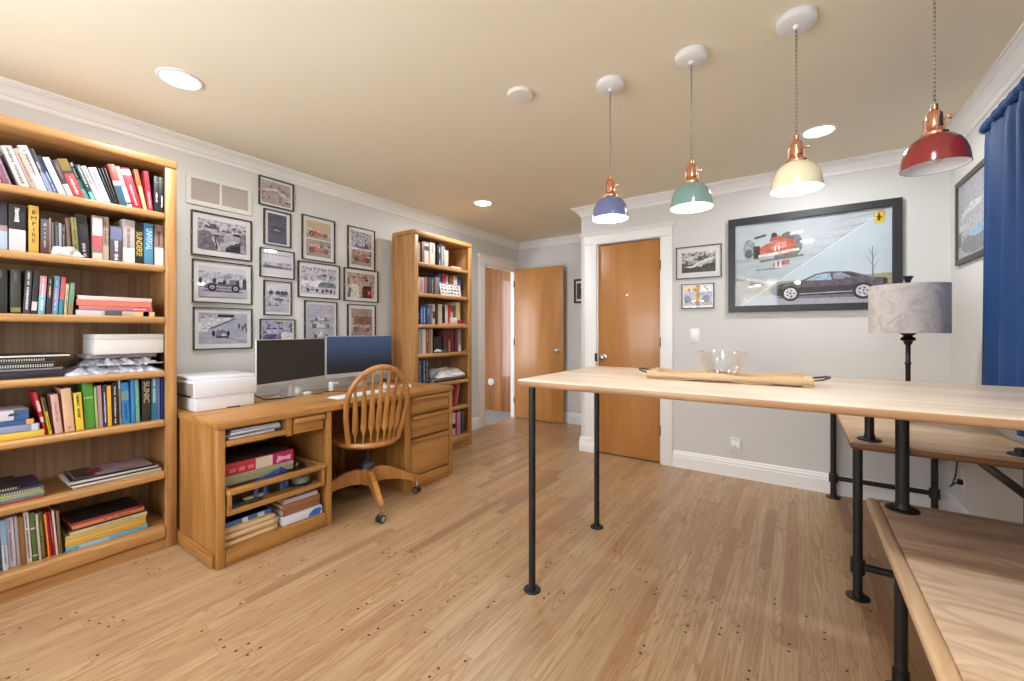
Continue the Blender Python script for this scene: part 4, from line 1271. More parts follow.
def mk_book(w, h, depth, cover, bands, title, name='book'):
    t = max(.0012, min(.0026, w * .16))
    b = MB()
    b.box(-.003, 0, 0, w, 0, h, bev=min(.0014, w * .2), seg=2)
    b.box(-depth, -.002, 0, t, 0, h)
    b.box(-depth, -.002, w - t, w, 0, h)
    r = b.build(name, M(cover, .45))
    MB().box(-depth + .004, -.0032, t, w - t, .002, h - .004).build('pages', M_PAPER, r)
    if bands:
        b = MB()
        ms = []
        for z0, z1, c in bands:
            ms.append(M(c, .45))
            b.box(-.001, .0005, .0004, w - .0004, h * z0, h * z1, len(ms) - 1)
        b.build('spine_band', ms, r)
    if title:
        col, z0, z1 = title[:3]
        if len(title) > 3:
            tx = title[3]
            if tx == 'EMPIRE':
                lettering('\n'.join(tx), .026, M(col, .5), r, 'title', (.0008, w / 2, h * .56), (pi / 2, 0, pi / 2))
            else:
                L = h * (z1 - z0)
                lettering(tx, w * .95, M(col, .5), r, 'title', (.0008, w / 2, h * (z0 + z1) / 2), (0, pi / 2, 0), xs=min(1.4, L / (len(tx) * w * .68)))
        else:
            b = MB()
            z = h * z0
            while z < h * z1:
                s = random.uniform(.003, .009)
                if random.random() < .9:
                    e = random.uniform(.11, .19) * w
                    b.box(-.001, .0009, w / 2 - e, w / 2 + e * random.uniform(.5, 1), z, min(z + s, h * z1))
                z += s + .0022
            b.build('title', M(col, .5), r)
    return r

def shelve(books, X, zs, place, group, depth):
    n = len(books)
    prev = None
    for i, (y, w, h, lean, desc, cover, bands, title) in enumerate(books):
        if prev:                                    # keep clear of the book on its left
            py, pw, ph, pl = prev
            y = max(y, py + pw / cos(pl) + .0004)
            zm = min(ph * cos(pl) + pw * max(0, sin(pl)), h * cos(lean)) if y - py < .2 else 0
            if zm:
                gap = y - (py + pw / cos(pl) - zm * math.tan(pl))
                if math.tan(lean) * zm > gap:
                    lean = math.atan2(gap - .0006, zm)
        prev = (y, w, h, lean)
        d = depth * random.uniform(.86, 1.0)
        r = mk_book(max(w - .0008, .003), h, d, cover, bands, title)
        r.location = (X + random.uniform(-.012, .01), y, zs + .0006 + (max(0, -sin(lean)) * w))
        r.rotation_euler = (lean, 0, 0)
        k = n - i
        tag(r, '%s, %s from right, %s' % (desc, ORD[k - 1], place), 'book', group)

NAMES = ['top', 'second', 'third', 'fourth', 'fifth', 'sixth', 'bottom']
for k in ('top', 'second', 'third', 'fifth', 'bottom'):
    shelve(BOOKS_A[k], -2.93, TOPS_A[NAMES.index(k)], '%s shelf of left bookcase' % k, 'books on the %s shelf of the left bookcase' % k, .16)
for k in ('top', 'second', 'third', 'fourth', 'fifth', 'sixth', 'bottom'):
    shelve(BOOKS_B[k], -2.92, TOPS_B[NAMES.index(k)], '%s shelf of slim bookcase' % k, 'books on the %s shelf of the slim bookcase' % k, .16)

def lie(desc, place, y0, y1, z, t, X, depth, cover, bands=(), title=None, jit=0, group=None, cat='book', name='book', rise=.0004):
    r = mk_book(t - .0008, y1 - y0, depth, cover, list(bands), title, name)
    r.location = (X, y1, z + rise)
    r.rotation_euler = (pi / 2, 0, jit)
    tag(r, '%s, %s' % (desc, place), cat, group)
    return r

def pile(items, z, X, place, group, cat='book', name='book', depth=.2):
    """items bottom first: (desc, y0, y1, t, cover, bands, title, jit)"""
    for it in items:
        desc, y0, y1, t, cover = it[:5]
        bands = it[5] if len(it) > 5 else ()
        title = it[6] if len(it) > 6 else None
        jit = it[7] if len(it) > 7 else 0
        lie(desc, place, y0, y1, z, t, X + (it[8] if len(it) > 8 else 0), depth, cover, bands, title, jit, group, cat, name)
        z += t + .0004
    return z

z3 = TOPS_A[2]
pile([('grey and cream flat book at the bottom', .497, .802, .027, (190, 168, 150), [(.0, .28, (214, 180, 130)), (.08, .16, (70, 96, 76)), (.44, .66, (84, 84, 92)), (.7, 1, (196, 192, 194))]),
      ('mauve flat book second from the bottom', .508, .793, .022, (170, 112, 116), [(.02, .26, (186, 84, 92))], ((226, 200, 196), .1, .28)),
      ('orange-red flat book second from the top', .50, .788, .027, (222, 112, 88), [(0, 1, (226, 116, 92))]),
      ('pale pink flat book on top', .503, .791, .022, (214, 184, 176))], z3, -2.925, 'in the pile on the third shelf', 'flat books on the third shelf')

z5 = TOPS_A[4]
pile([('yellow flat book at the bottom', .12, .393, .03, (220, 184, 70)),
      ('grey-blue flat book, second up', .13, .378, .032, (140, 146, 172), [(.02, .1, (190, 196, 208))]),
      ('blue flat book, third up', .13, .36, .024, (52, 92, 140), [(0, .1, (226, 150, 90))]),
      ('white TS flat book on top', .12, .345, .046, (208, 206, 214), [(0, .2, (62, 92, 136))])], z5, -2.925, 'in the pile on the fifth shelf', 'flat books on the fifth shelf')
for o in COL.objects:
    if o.get('label', '').startswith('white TS'):
        lettering('TS', .036, M((50, 50, 56), .5), o, 'title', (.0012, .0226, .15), (0, pi / 2, 0))
        bm = MB()
        bm.prism([(.0006, .020, .062), (.0006, .028, .06), (.0006, .032, .05), (.0006, .028, .035), (.0006, .02, .03)], (.0006, 0, 0))
        bm.build('car_drawing', M((60, 60, 66), .5), o)

z7 = TOPS_A[6]
pile([('sky blue flat book at the bottom', .463, .772, .02, (96, 170, 200), [(.5, .85, (150, 190, 205))], ((60, 110, 150), .86, .97)),
      ('golden yellow flat magazine, second up', .462, .768, .018, (206, 160, 66)),
      ('golden yellow flat magazine, third up', .463, .764, .018, (214, 176, 92)),
      ('buff yellow flat magazine, fourth up', .462, .766, .018, (200, 172, 98)),
      ('ivory flat book, fifth up', .478, .77, .016, (214, 202, 172), (), ((130, 110, 90), .2, .7)),
      ('dark brown flat book, sixth up', .47, .765, .011, (66, 50, 42), (), None, .02),
      ('orange flat book, second from top', .485, .758, .017, (214, 130, 78), (), ((120, 60, 40), .2, .6), .03),
      ('maroon flat book with a black cover on top', .488, .752, .013, (126, 34, 46), [(.1, 1, (150, 60, 80))], None, .03)], z7, -2.925, 'in the bottom shelf pile', 'flat books on the bottom shelf', depth=.22)
for o in COL.objects:
    if o.get('label', '').startswith('maroon flat book'):
        MB().box(-.215, -.004, .0122, .0136, .006, .258).build('cover_picture', mottled('dark_cover_art', (30, 27, 26), (58, 50, 46), 18, .35), o)

z4 = TOPS_A[3]
def spiral(o, h, t):
    b = MB()
    z = .012
    while z < h - .01:
        b.box(.0005, .004, t * .1, t * .9, z, z + .0035)
        z += .0075
    b.build('spiral_binding', M((196, 192, 184), .4, .3), o)
zz = z4
for desc, y1, t, cover, sp, edge in (('thick black ring binder at the bottom', .462, .03, (40, 38, 42), 0, 0), ('charcoal ring binder, second up', .452, .018, (62, 60, 66), 0, (120, 118, 124)),
                                     ('black spiral notebook with thick white coil, third up', .432, .017, (44, 42, 44), 1, 0), ('black notebook, fourth up', .43, .012, (36, 34, 36), 0, (84, 80, 84)),
                                     ('black spiral notebook with thin coil, second from top', .405, .013, (38, 36, 38), 1, 0), ('black notebook with a white edge on top', .476, .018, (36, 34, 36), 0, (206, 200, 190))):
    o = lie(desc, 'in the fourth shelf pile', .14, y1, zz, t, -2.925, .22, cover, (), None, 0, 'black notebooks on the fourth shelf', 'notebook', 'notebook')
    if sp:
        spiral(o, y1 - .14, t)
    if edge:
        MB().box(-.002, .001, t * .35, t * .75, .0, y1 - .14 - .004).build('edge_strip', M(edge, .5), o)
    zz += t + .0004

def crumple(name, label, cat, x0, x1, y0, y1, z0, z1, mat, n=(12, 22), amp=.012, seed=1, group=None):
    """a loose, wrinkled slab (paper bags, plastic) with a closed underside"""
    rnd = random.Random(seed)
    b = MB()
    nx, ny = n
    top, bot = [], []
    for i in range(nx + 1):
        ra, rb = [], []
        for j in range(ny + 1):
            u, v = i / nx, j / ny
            e = min(1, 5 * min(u, 1 - u, v, 1 - v) + .25)
            x, y = x0 + (x1 - x0) * u, y0 + (y1 - y0) * v
            ra.append(b.bm.verts.new((x + rnd.uniform(-1, 1) * amp * .4, y + rnd.uniform(-1, 1) * amp * .4, z0 + .002 + (z1 - z0 - .002) * e - rnd.random() * amp)))
            rb.append(b.bm.verts.new((x, y, z0)))
        top.append(ra)
        bot.append(rb)
    for i in range(nx):
        for j in range(ny):
            b.bm.faces.new((top[i][j], top[i + 1][j], top[i + 1][j + 1], top[i][j + 1]))
            b.bm.faces.new((bot[i][j], bot[i][j + 1], bot[i + 1][j + 1], bot[i + 1][j]))
    for i in range(nx):
        for j in (0, ny):
            b.bm.faces.new((top[i][j], top[i + 1][j], bot[i + 1][j], bot[i][j]))
    for j in range(ny):
        for i in (0, nx):
            b.bm.faces.new((top[i][j], top[i][j + 1], bot[i][j + 1], bot[i][j]))
    return tag(b.build(name, mat), label, cat, group)
crumple('plastic_bag', 'crumpled pale plastic bag lying flat under the stack on the fourth shelf', 'bag', -3.18, -2.9, .46, .835, z4 + .0005, z4 + .042, mottled('pale_plastic', (150, 148, 158), (206, 204, 214), 30, .25), seed=3, amp=.016)
crumple('plastic_bag', 'dark grey wrinkled plastic sleeve between the pale bag and the white box', 'bag', -3.18, -2.91, .52, .83, z4 + .043, z4 + .082, mottled('grey_plastic', (92, 90, 96), (190, 188, 194), 22, .3), seed=5, amp=.02)
MB().box(-3.17, -2.96, .54, .82, z4 + .078, z4 + .0985).build('magazine', M((150, 142, 142), .5))
tag(COL.objects['magazine'], 'thin grey magazine directly beneath the white box on the fourth shelf', 'magazine')
bx = thing('storage_box', 'long white cardboard box on top of the clutter on the fourth shelf', 'box', (-3.03, .7, z4 + .099))
MB().box(-.125, .118, -.138, .138, 0, .075, bev=.002).build('carton', M((206, 200, 194), .7), bx)
MB().box(-.125, .118, -.138, .138, .0755, .103, bev=.002).build('lid', M((206, 200, 194), .7), bx)

# crumpled white thing leaning among the small volumes on the second shelf
crumple('crumpled_paper', 'crumpled white paper lying in front of the narrow grey volumes, second shelf', 'paper', -2.916, -2.885, .412, .512, TOPS_A[1] + .0008, TOPS_A[1] + .05, mottled('crumpled_white', (176, 170, 160), (214, 208, 200), 40, .7), n=(4, 9), amp=.02, seed=11)

z6 = TOPS_A[5]
zz = z6
for i, (desc, y1, t, cover, sp) in enumerate((('thin red magazine at the bottom', .388, .009, (176, 44, 48), 0), ('slate blue magazine, second up', .392, .011, (104, 122, 130), 0), ('sage green magazine, third up', .394, .011, (150, 164, 140), 0),
                                               ('yellow-edged magazine, fourth up', .39, .01, (176, 176, 110), 0), ('grey spiral booklet, fifth up', .392, .011, (110, 108, 104), 1), ('violet-black magazine, second from top', .385, .009, (58, 50, 76), 0), ('black spiral booklet on top', .32, .012, (50, 46, 44), 1))):
    o = lie(desc, 'in the left pile on the sixth shelf', .12, y1, zz, t, -2.925, .24, cover, (), None, random.uniform(-.02, .02), 'magazines piled at left on the sixth shelf', 'magazine', 'magazine')
    if sp:
        spiral(o, y1 - .12, t)
    zz += t + .0004
zz = z6
for i, (desc, y0, y1, t, cover, j) in enumerate((('cream magazine at the bottom', .49, .832, .01, (186, 172, 150), -.02), ('white magazine, second up', .485, .832, .009, (206, 200, 192), .02), ('black magazine, third up', .48, .825, .008, (52, 46, 46), -.01), ('white-edged magazine, fourth up', .475, .82, .009, (196, 190, 186), .01))):
    lie(desc, 'in the right pile on the sixth shelf', y0, y1, zz, t, -2.93, .24, cover, (), None, j, 'magazines piled at right on the sixth shelf', 'magazine', 'magazine')
    zz += t + .0004
mg = thing('magazine', 'glossy magazine with a mauve and red cover, topmost on the sixth shelf', 'magazine', (-3.06, .65, zz + .0004), radians(-2), 'magazines piled at right on the sixth shelf')
MB().box(-.12, .12, -.165, .165, 0, .007, bev=.001).build('cover', M((34, 30, 32), .3), mg)
b = MB()
b.box(-.112, .108, -.15, .155, .0066, .0075, 0)
b.box(-.1, .1, -.145, -.07, .007, .0079, 1)
b.box(-.06, .05, -.095, -.035, .007, .0083, 2)
for i in range(4):
    b.box(.06 + .012 * i, .066 + .012 * i, .02, .13 - .02 * i, .007, .0079, 3)
b.build('cover_picture', [M((164, 144, 150), .3), M((44, 36, 38), .3), M((140, 34, 50), .3), M((120, 84, 96), .3)], mg)

# odds and ends in the slim bookcase
tag(MB().box(-3.0, -2.89, 3.17, 3.31, TOPS_B[0] + .0005, TOPS_B[0] + .022, bev=.004).build('notepad', M((222, 176, 176), .6)), 'pink notepad lying alone at the right end of the top shelf, slim bookcase', 'notepad')
cd_ = thing('picture_card', 'white card printed with black shapes, propped before books in the slim bookcase', 'card', (-2.888, 3.155, TOPS_B[1] + .001))
cd_.rotation_euler = (0, radians(-10), 0)
MB().box(-.004, 0, -.15, .15, 0, .125, bev=.001).build('card', M((222, 218, 212), .6), cd_)
b = MB()
rr = random.Random(9)
for i in range(6):
    for j in range(3):
        y, z = -.135 + .046 * i, .018 + .033 * j
        b.box(-.001, .0008, y, y + rr.uniform(.02, .04), z, z + rr.uniform(.008, .02))
b.box(-.001, .0008, -.14, .14, .113, .121)
b.build('printed_shapes', M((96, 92, 90), .6), cd_)
tag(MB().box(-3.0, -2.885, 3.04, 3.37, TOPS_B[2] + .0005, TOPS_B[2] + .016, bev=.002).build('book', M((206, 150, 130), .5)), 'flat salmon pink book in front of the upright ones, third shelf of slim bookcase', 'book')
def model_car(label, y, z, col, L=.085, x=-2.905):
    r = thing('model_car', label, 'model car', (x, y, z), 0, 'model cars in the slim bookcase')
    P = [(-.5, .12), (-.48, .26), (-.3, .3), (-.16, .44), (.14, .44), (.28, .3), (.5, .24), (.5, .12)]
    MB().prism([(-.02, a * L, c * L) for a, c in P], (.034, 0, 0)).build('body', M(col, .25, coat=.6), r)
    b = MB()
    for a in (-.3, .3):
        for x0 in (-.022, .012):
            b.cyl((x0, a * L, .11 * L), (x0 + .006, a * L, .11 * L), .11 * L, 12)
    b.build('wheels', M_BLACK, r)
    return r
model_car('small red model car on the flat salmon book, slim bookcase', 3.29, TOPS_B[2] + .0165, (196, 56, 50))
model_car('small white model car on the fourth shelf, slim bookcase', 2.985, TOPS_B[3] + .0006, (222, 218, 212))
model_car('small green model car on the fourth shelf, slim bookcase', 3.085 - .005, TOPS_B[3] + .0006, (70, 110, 70), .07, -2.9)
tag(MB().box(-2.96, -2.92, 2.94, 3.06, TOPS_B[3] + .0006, TOPS_B[3] + .16, bev=.002).build('display_box', M((36, 30, 30), .3)), 'black glossy display box behind the white model car, slim bookcase', 'box')
tag(MB().box(-2.915, -2.895, 3.16, 3.25, TOPS_B[2] + .0165, TOPS_B[2] + .075, bev=.001).build('small_box', M((214, 206, 196), .6)), 'tiny white box standing on the flat salmon book', 'box')
zz = TOPS_B[4]
for i, (dsc, c, t) in enumerate((('black folder at the bottom', (44, 40, 40), .018), ('grey document folder', (130, 126, 124), .02))):
    lie(dsc, 'in the paper pile on the fifth shelf, slim bookcase', 2.93, 3.38, zz, t, -2.905, .24, c, (), None, 0, 'folders and papers in the slim bookcase', 'folder', 'folder')
    zz += t + .0004
crumple('paper_sheaf', 'loose white papers heaped on the folders, fifth shelf of slim bookcase', 'papers', -3.14, -2.9, 2.98, 3.37, zz + .0004, zz + .09, mottled('white_papers', (206, 202, 198), (226, 224, 222), 14, .7), n=(8, 10), amp=.02, seed=8)
# ------------------------------------------------------------------ computer desk
ZD = .742
DO = Vector((-2.78, 1.77, 0))
desk = thing('computer_desk', 'long oak computer desk with open shelves at left and drawers at right', 'desk', DO)
def dpart(mb, name, m, parent=desk):
    if parent is desk:
        return mb.build(name, m, desk, -DO)
    return mb.build(name, m, parent)
dpart(MB().box(-3.17, -2.385, .897, 2.638, ZD - .038, ZD, bev=.007, seg=2), 'worktop', W_DY)
b = MB().box(-3.15, -2.43, .905, .927, .0, ZD - .038)
b.box(-2.438, -2.4, .903, .943, 0, ZD - .038, bev=.006)
dpart(b, 'side_panel', W_DZ)
dpart(MB().box(-3.12, -2.436, .892, .906, .004, .075, bev=.005), 'base_rail', W_DX)
b = MB().box(-3.15, -2.43, 1.505, 1.527, 0, ZD - .038)
b.box(-2.438, -2.4, 1.495, 1.531, 0, ZD - .038, bev=.006)
dpart(b, 'side_panel', W_DZ)
b = MB().box(-3.15, -2.43, 2.125, 2.147, 0, ZD - .038)
b.box(-2.438, -2.4, 2.121, 2.178, 0, ZD - .038, bev=.006)
dpart(b, 'side_panel', W_DZ)
b = MB().box(-3.15, -2.43, 2.612, 2.634, 0, ZD - .038)
b.box(-2.438, -2.4, 2.594, 2.638, 0, ZD - .038, bev=.006)
dpart(b, 'side_panel', W_DZ)
dpart(MB().box(-3.165, -3.15, .905, 2.634, .02, ZD - .038), 'back_panel', W_DY)
# left open unit
b = MB().box(-3.14, -2.42, .928, 1.27, .615, .64)
b.box(-2.43, -2.402, .944, 1.252, .61, .641, bev=.006)
dpart(b, 'cubby_shelf', W_DY)
dpart(MB().box(-3.1, -2.405, 1.252, 1.286, .6, ZD - .038, bev=.003), 'divider', W_DZ)
dr = dpart(MB().box(-2.9, -2.408, 1.294, 1.478, .604, .698, bev=.003), 'drawer', W_DY)
MB().box(-2.41, -2.382, 1.294, 1.478, .664, .696, bev=.008, seg=3).build('drawer_pull', W_DY, dr)
tray = MB().box(-3.1, -2.395, .952, 1.476, .258, .274).box(-2.41, -2.392, .948, 1.48, .258, .285, bev=.003)
tray = dpart(tray, 'sliding_tray', W_DY)
b = MB().box(-2.415, -2.378, .946, 1.484, .362, .393, bev=.009, seg=3)
for y in (.95, 1.46):
    b.box(-3.05, -2.41, y, y + .02, .362, .39, bev=.003)
    b.box(-2.41, -2.392, y, y + .018, .28, .366)
    b.box(-3.05, -3.03, y, y + .018, .27, .366)
b.build('gallery_rail', W_DY, tray)
b = MB().box(-3.14, -2.42, .93, 1.5, .062, .082)
b.box(-2.424, -2.402, .944, 1.494, .0, .083, bev=.004)
dpart(b, 'bottom_shelf', W_DY)
# drawer unit
dpart(MB().box(-2.424, -2.402, 2.18, 2.592, 0, .092, bev=.003), 'plinth', W_DY)
b = MB()
b.box(-2.44, -2.418, 2.18, 2.592, .092, ZD - .04)
dpart(b, 'drawer_surround', M((120, 74, 30), .6))
for z0, z1 in ((.566, .7), (.39, .556), (.1, .38)):
    dr = dpart(MB().box(-2.42, -2.404, 2.186, 2.588, z0 + .004, z1 - .03, bev=.003), 'drawer', W_DY)
    MB().box(-2.42, -2.386, 2.186, 2.588, z1 - .032, z1 - .002, bev=.009, seg=3).build('drawer_pull', W_DY, dr)

# ------------------------------------------------------------------ things kept in the desk
zz = .6412
for i, (d_, y0, y1, t, c) in enumerate((('white stapled papers at the bottom', .965, 1.2, .012, (196, 196, 200)), ('grey-blue booklet second', .955, 1.235, .01, (150, 158, 172)), ('white booklet third', .97, 1.23, .012, (206, 206, 210)), ('pale magazine on top', .98, 1.225, .01, (188, 192, 204)))):
    lie(d_, 'in the pile inside the desk cubby', y0, y1, zz, t, -2.43, .26, c, (), None, (.05, -.04, .08, .03)[i], 'papers in the desk cubby', 'papers', 'booklet')
    zz += t + .0004
zt = .2744
bx = thing('storage_box', 'added dark brown carton standing in for the dim tray interior under the boxes', 'box', (-2.66, 1.15, zt + .0004))
MB().box(-.16, .16, -.18, .18, 0, .085, bev=.002).build('carton', M((66, 50, 40), .6), bx)  # carton added here, its dark brown standing for the shaded tray interior
MB().box(-.162, .162, -.182, .182, .0855, .11, bev=.002).build('lid', M((74, 56, 44), .6), bx)
bx = thing('game_box', 'grey-green cardboard box between the red box and added dark carton in the tray', 'box', (-2.64, 1.145, zt + .111))
MB().box(-.16, .16, -.185, .185, 0, .03, bev=.002).build('carton', M((150, 148, 118), .6), bx)
MB().box(-.163, .163, -.187, .187, .0305, .0495, bev=.002).build('lid', M((162, 160, 128), .6), bx)
bx = thing('game_box', 'flat red box with white and magenta panels in the sliding desk tray', 'box', (-2.645, 1.142, zt + .1612))
MB().box(-.165, .165, -.19, .19, 0, .064, bev=.002).build('carton', M((188, 44, 58), .4), bx)
b = MB().box(.1645, .1655, -.02, .07, .002, .061, 0)
b.box(.1645, .1655, .072, .188, .002, .061, 1)
b.prism([(.1645, .09, .006), (.1645, .13, .02), (.1645, .17, .012), (.1645, .175, .04), (.1645, .14, .034), (.1645, .1, .046)], (.0014, 0, 0), 2)
for i in range(3):
    b.box(.1645, .1658, -.15 + .045 * i, -.12 + .045 * i, .014, .034, 3)
b.build('printed_panels', [M((214, 200, 176), .5), M((176, 26, 84), .4), M((224, 170, 200), .4), M((216, 120, 126), .5)], bx)
MB().box(-.16, .16, -.185, .185, .0635, .0648).build('lid_print', mottled('dark_lid_art', (46, 40, 44), (86, 70, 74), 20, .35), bx)
b = MB()
b.tube([(-2.436, 1.1, .3), (-2.432, 1.11, .385), (-2.4, 1.13, .408), (-2.4, 1.17, .416), (-2.43, 1.21, .414), (-2.437, 1.24, .38), (-2.437, 1.245, .3)], .012, 8, flat=(1, .4))
b.tube([(-2.436, 1.15, .3), (-2.432, 1.16, .385), (-2.4, 1.2, .412), (-2.43, 1.23, .42), (-2.437, 1.262, .4), (-2.437, 1.27, .31)], .012, 8, flat=(1, .4))
tag(b.build('strap', M((56, 84, 150), .6)), 'coiled blue webbing strap hanging over the rail of the sliding desk tray', 'strap')
b = thing('disc_tub', 'round clear plastic disc tub with dark base at the right of the sliding tray', 'tub', (-2.5, 1.385, zt + .0004))
MB().lathe([(.062, 0), (.066, .004), (.066, .012), (.06, .016), (.001, .016)], seg=32).build('base', M((44, 46, 46), .35), b)
MB().lathe([(.06, .016), (.06, .14), (.056, .146), (.001, .147)], seg=32).build('clear_cover', M_BOWL, b)
MB().lathe([(.055, .017), (.055, .05), (.008, .05), (.008, .017)], seg=32).build('discs', M((150, 156, 150), .25, .3), b)
b = thing('pencil_case', 'flat black zipped pouch lying at the front left of the sliding tray', 'pouch', (-2.425, 1.04, zt + .0004))
MB().box(-.025, .022, -.075, .09, 0, .02, bev=.008, seg=3).build('body', M((34, 33, 34), .5), b)
MB().box(.006, .01, -.06, .075, .0198, .0215).build('zip', M((150, 150, 150), .4, .6), b)
tag(MB().box(-2.47, -2.44, 1.05, 1.17, zt + .022, zt + .028, mat=None).build('ruler', M((206, 186, 120), .5), None), 'small yellowish ruler resting on the black pouch in the tray', 'ruler')
zb = .0834
zz = zb
for i, (d_, y1, t, c, dx) in enumerate((('manila folder at the bottom', 1.225, .02, (206, 170, 126), 0), ('manila folder second from the bottom', 1.235, .018, (216, 182, 138), -.01), ('manila folder third from the bottom', 1.228, .02, (208, 172, 130), .004), ('manila folder second from the top', 1.215, .022, (214, 180, 138), -.012), ('yellow folder topmost', 1.2, .01, (220, 200, 70), -.02))):
    lie(d_, 'in the left stack at the bottom of the desk', .955, y1, zz, t, -2.45 + dx, .26, c, [(.1, .9, (226, 196, 154))] if i < 4 else (), None, (.02, -.03, .015, -.02, .02)[i], 'folders stacked at the bottom of the desk', 'folder', 'folder')
    zz += t + .0004
o = lie('blue and white magazine', 'lying on the yellow folder at the bottom of the desk', .95, 1.195, zz + .001, .024, -2.462, .22, (66, 102, 170), [(.5, .62, (206, 212, 226)), (.15, .3, (190, 200, 220))], None, .03, None, 'magazine', 'magazine')
MB().box(-.21, -.01, .0232, .0246, .01, .235).build('cover_picture', mottled('navy_cover_art', (24, 30, 52), (50, 60, 92), 12, .3), o)
b = thing('ring_binder', 'white ring binder with a blue label under brown folders at the desk bottom', 'binder', (-2.556, 1.368, zb + .0004), radians(-3))
MB().box(-.13, .13, -.118, .118, 0, .046, bev=.003).build('cover', M((212, 214, 220), .45), b)
b2 = MB()
b2.prism([(.1302, .03, .004), (.1302, .1, .004), (.1302, .114, .03), (.1302, .1, .042), (.1302, .06, .04), (.1302, .04, .024)], (.001, 0, 0))
b2.build('blue_label', M((40, 104, 190), .5), b)
zz = zb + .0472
for d_, t, c in (('brown cardboard folder, lower', .036, (146, 92, 64)), ('brown cardboard folder, upper', .03, (158, 102, 72))):
    lie(d_, 'on the white binder at the bottom of the desk', 1.252, 1.478, zz, t, -2.445, .25, c, (), None, .0, 'brown folders at the bottom of the desk', 'folder', 'folder')
    zz += t + .0004
lie('white paper sheaf', 'on top of the brown folders at the desk bottom', 1.258, 1.468, zz, .024, -2.45, .22, (208, 204, 206), (), None, -.02, None, 'papers', 'paper_sheaf')
# under the kneehole
b = MB()
rr = random.Random(2)
for i in range(5):
    y = 1.78 + .03 * i
    b.tube([(-3.14, y, .66), (-3.12, y + .02, .45), (-3.06 + .02 * i, y + rr.uniform(-.05, .1), .25), (-3.0, y + .05, .06), (-2.95 + .03 * i, y + .15, .008)], .004, 6)
tag(b.build('cable_bundle', M((26, 26, 28), .5)), 'bundle of black cables hanging in the dark kneehole of the desk', 'cables')
b = thing('power_unit', 'black ribbed power unit standing on the floor in the desk kneehole', 'power unit', (-2.9, 1.63, 0))
MB().box(-.16, .16, -.075, .075, .0, .3, bev=.008).build('case', M((28, 28, 30), .45), b)
b2 = MB()
for i in range(7):
    b2.box(.158, .164, -.06 + .018 * i, -.052 + .018 * i, .05, .27)
b2.build('front_ribs', M((60, 60, 62), .35), b)

# ------------------------------------------------------------------ on the desk
def monitor(label, c, rz, w, z0, z1, chin, screen):
    r = thing('monitor', label, 'monitor', (c[0], c[1], ZD), rz)
    a, e = z0 - ZD, z1 - ZD
    sil = M((196, 197, 200), .35, .3, 'silver_bezel')
    MB().box(-.011, 0, -w / 2, w / 2, a - chin, e, bev=.003).build('casing', sil, r)
    MB().box(-.001, .0012, -w / 2 + .004, w / 2 - .004, a + .003, e - .004).build('screen', screen, r)
    MB().box(-.04, -.0105, -.02, .02, .006, e - .08, bev=.004).build('stand_neck', sil, r)
    MB().box(-.13, -.02, -.07, .07, .0004, .009, bev=.003).build('stand_base', sil, r)
    return r
g = G('dark_screen')
SCR1 = g.out(g.ramp(g.noise(g.obj(), 3, 1), [(.3, (38, 36, 34)), (.7, (44, 42, 40))]), .35)
g = G('blue_gradient_screen')
z_ = g.sep(g.obj())[2]
cc = g.ramp(g.f('DIVIDE', g.f('SUBTRACT', z_, .12), .3), [(0, (30, 34, 42)), (.25, (38, 46, 60)), (.75, (72, 98, 138)), (1, (82, 108, 146))])
g.put(g.b.inputs['Emission Color'], cc)
g.b.inputs['Emission Strength'].default_value = .5
SCR2 = g.out(lin((10, 10, 12)), .35)
monitor('silver edged monitor at left with a dark blank screen, beside the white printer', (-2.9, 1.5615), .328, .616, .86, 1.147, .013, SCR1)
monitor('silver monitor at right whose screen glows deep blue, behind the chair', (-3.0, 2.181), 0, .632, .862, 1.163, .03, SCR2)
p = thing('printer', 'white inkjet printer at the left end of the computer desk', 'printer', (-2.975, 1.108, ZD))
MB().box(-.17, .165, -.155, .155, .0006, .08, bev=.005).build('lower_body', M((216, 216, 219), .4), p)
b = MB().box(-.175, .175, -.165, .165, .078, .176, bev=.006)
b.build('upper_body', M((214, 214, 218), .4), p)
MB().box(-.172, .16, -.164, .164, .1755, .196, bev=.006).build('scanner_lid', M((218, 218, 219), .4), p)
MB().box(-.16, .16, -.168, -.164, .092, .16).build('side_panel', M((150, 138, 130), .6), p)
MB().box(-.16, .13, -.1665, -.164, .079, .092).build('side_slot', M_BLACK, p)
MB().box(.163, .1665, .0, .075, .001, .008).build('tray_grip', M((70, 66, 64), .5), p)
k = thing('keyboard', 'slim white keyboard on the desk behind the chair spindles', 'keyboard', (-2.6, 1.875, ZD + .0004), radians(3))
MB().box(-.062, .062, -.215, .215, 0, .009, bev=.003).build('base', M((206, 206, 206), .4), k)
b = MB()
for i in range(5):
    for j in range(14):
        b.box(-.054 + .022 * i, -.036 + .022 * i, -.205 + .0295 * j, -.181 + .0295 * j, .0085, .012)
b.build('keys', M((234, 234, 232), .45), k)
m = MB()
for t_, s_, zc in ((0, 1, 0), (1, 1, .012), (2, .82, .024), (3, .45, .03)):
    pass
m.lathe([(.03, 0), (.033, .006), (.032, .016), (.024, .026), (.01, .031), (.001, .032)], seg=24)
bmesh.ops.scale(m.bm, vec=(1.6, 1, 1), verts=m.bm.verts)
tag(m.build('computer_mouse', M((230, 228, 226), .3), None, (-2.66, 2.36, ZD + .0004)), 'white computer mouse near the right end of the computer desk', 'mouse')
c = thing('desk_clock', 'small round mint green gadget under the left monitor', 'gadget', (-2.93, 1.585, ZD + .0004))
MB().lathe([(.036, -.012), (.039, -.008), (.039, .008), (.036, .012)], (0, 0, .0395), 24, axis='X').build('case', M((150, 190, 176), .5), c)
MB().lathe([(.018, .0121), (.018, .014), (.001, .0142)], (0, 0, .0395), 20, axis='X').build('dial', M((220, 222, 216), .4), c)
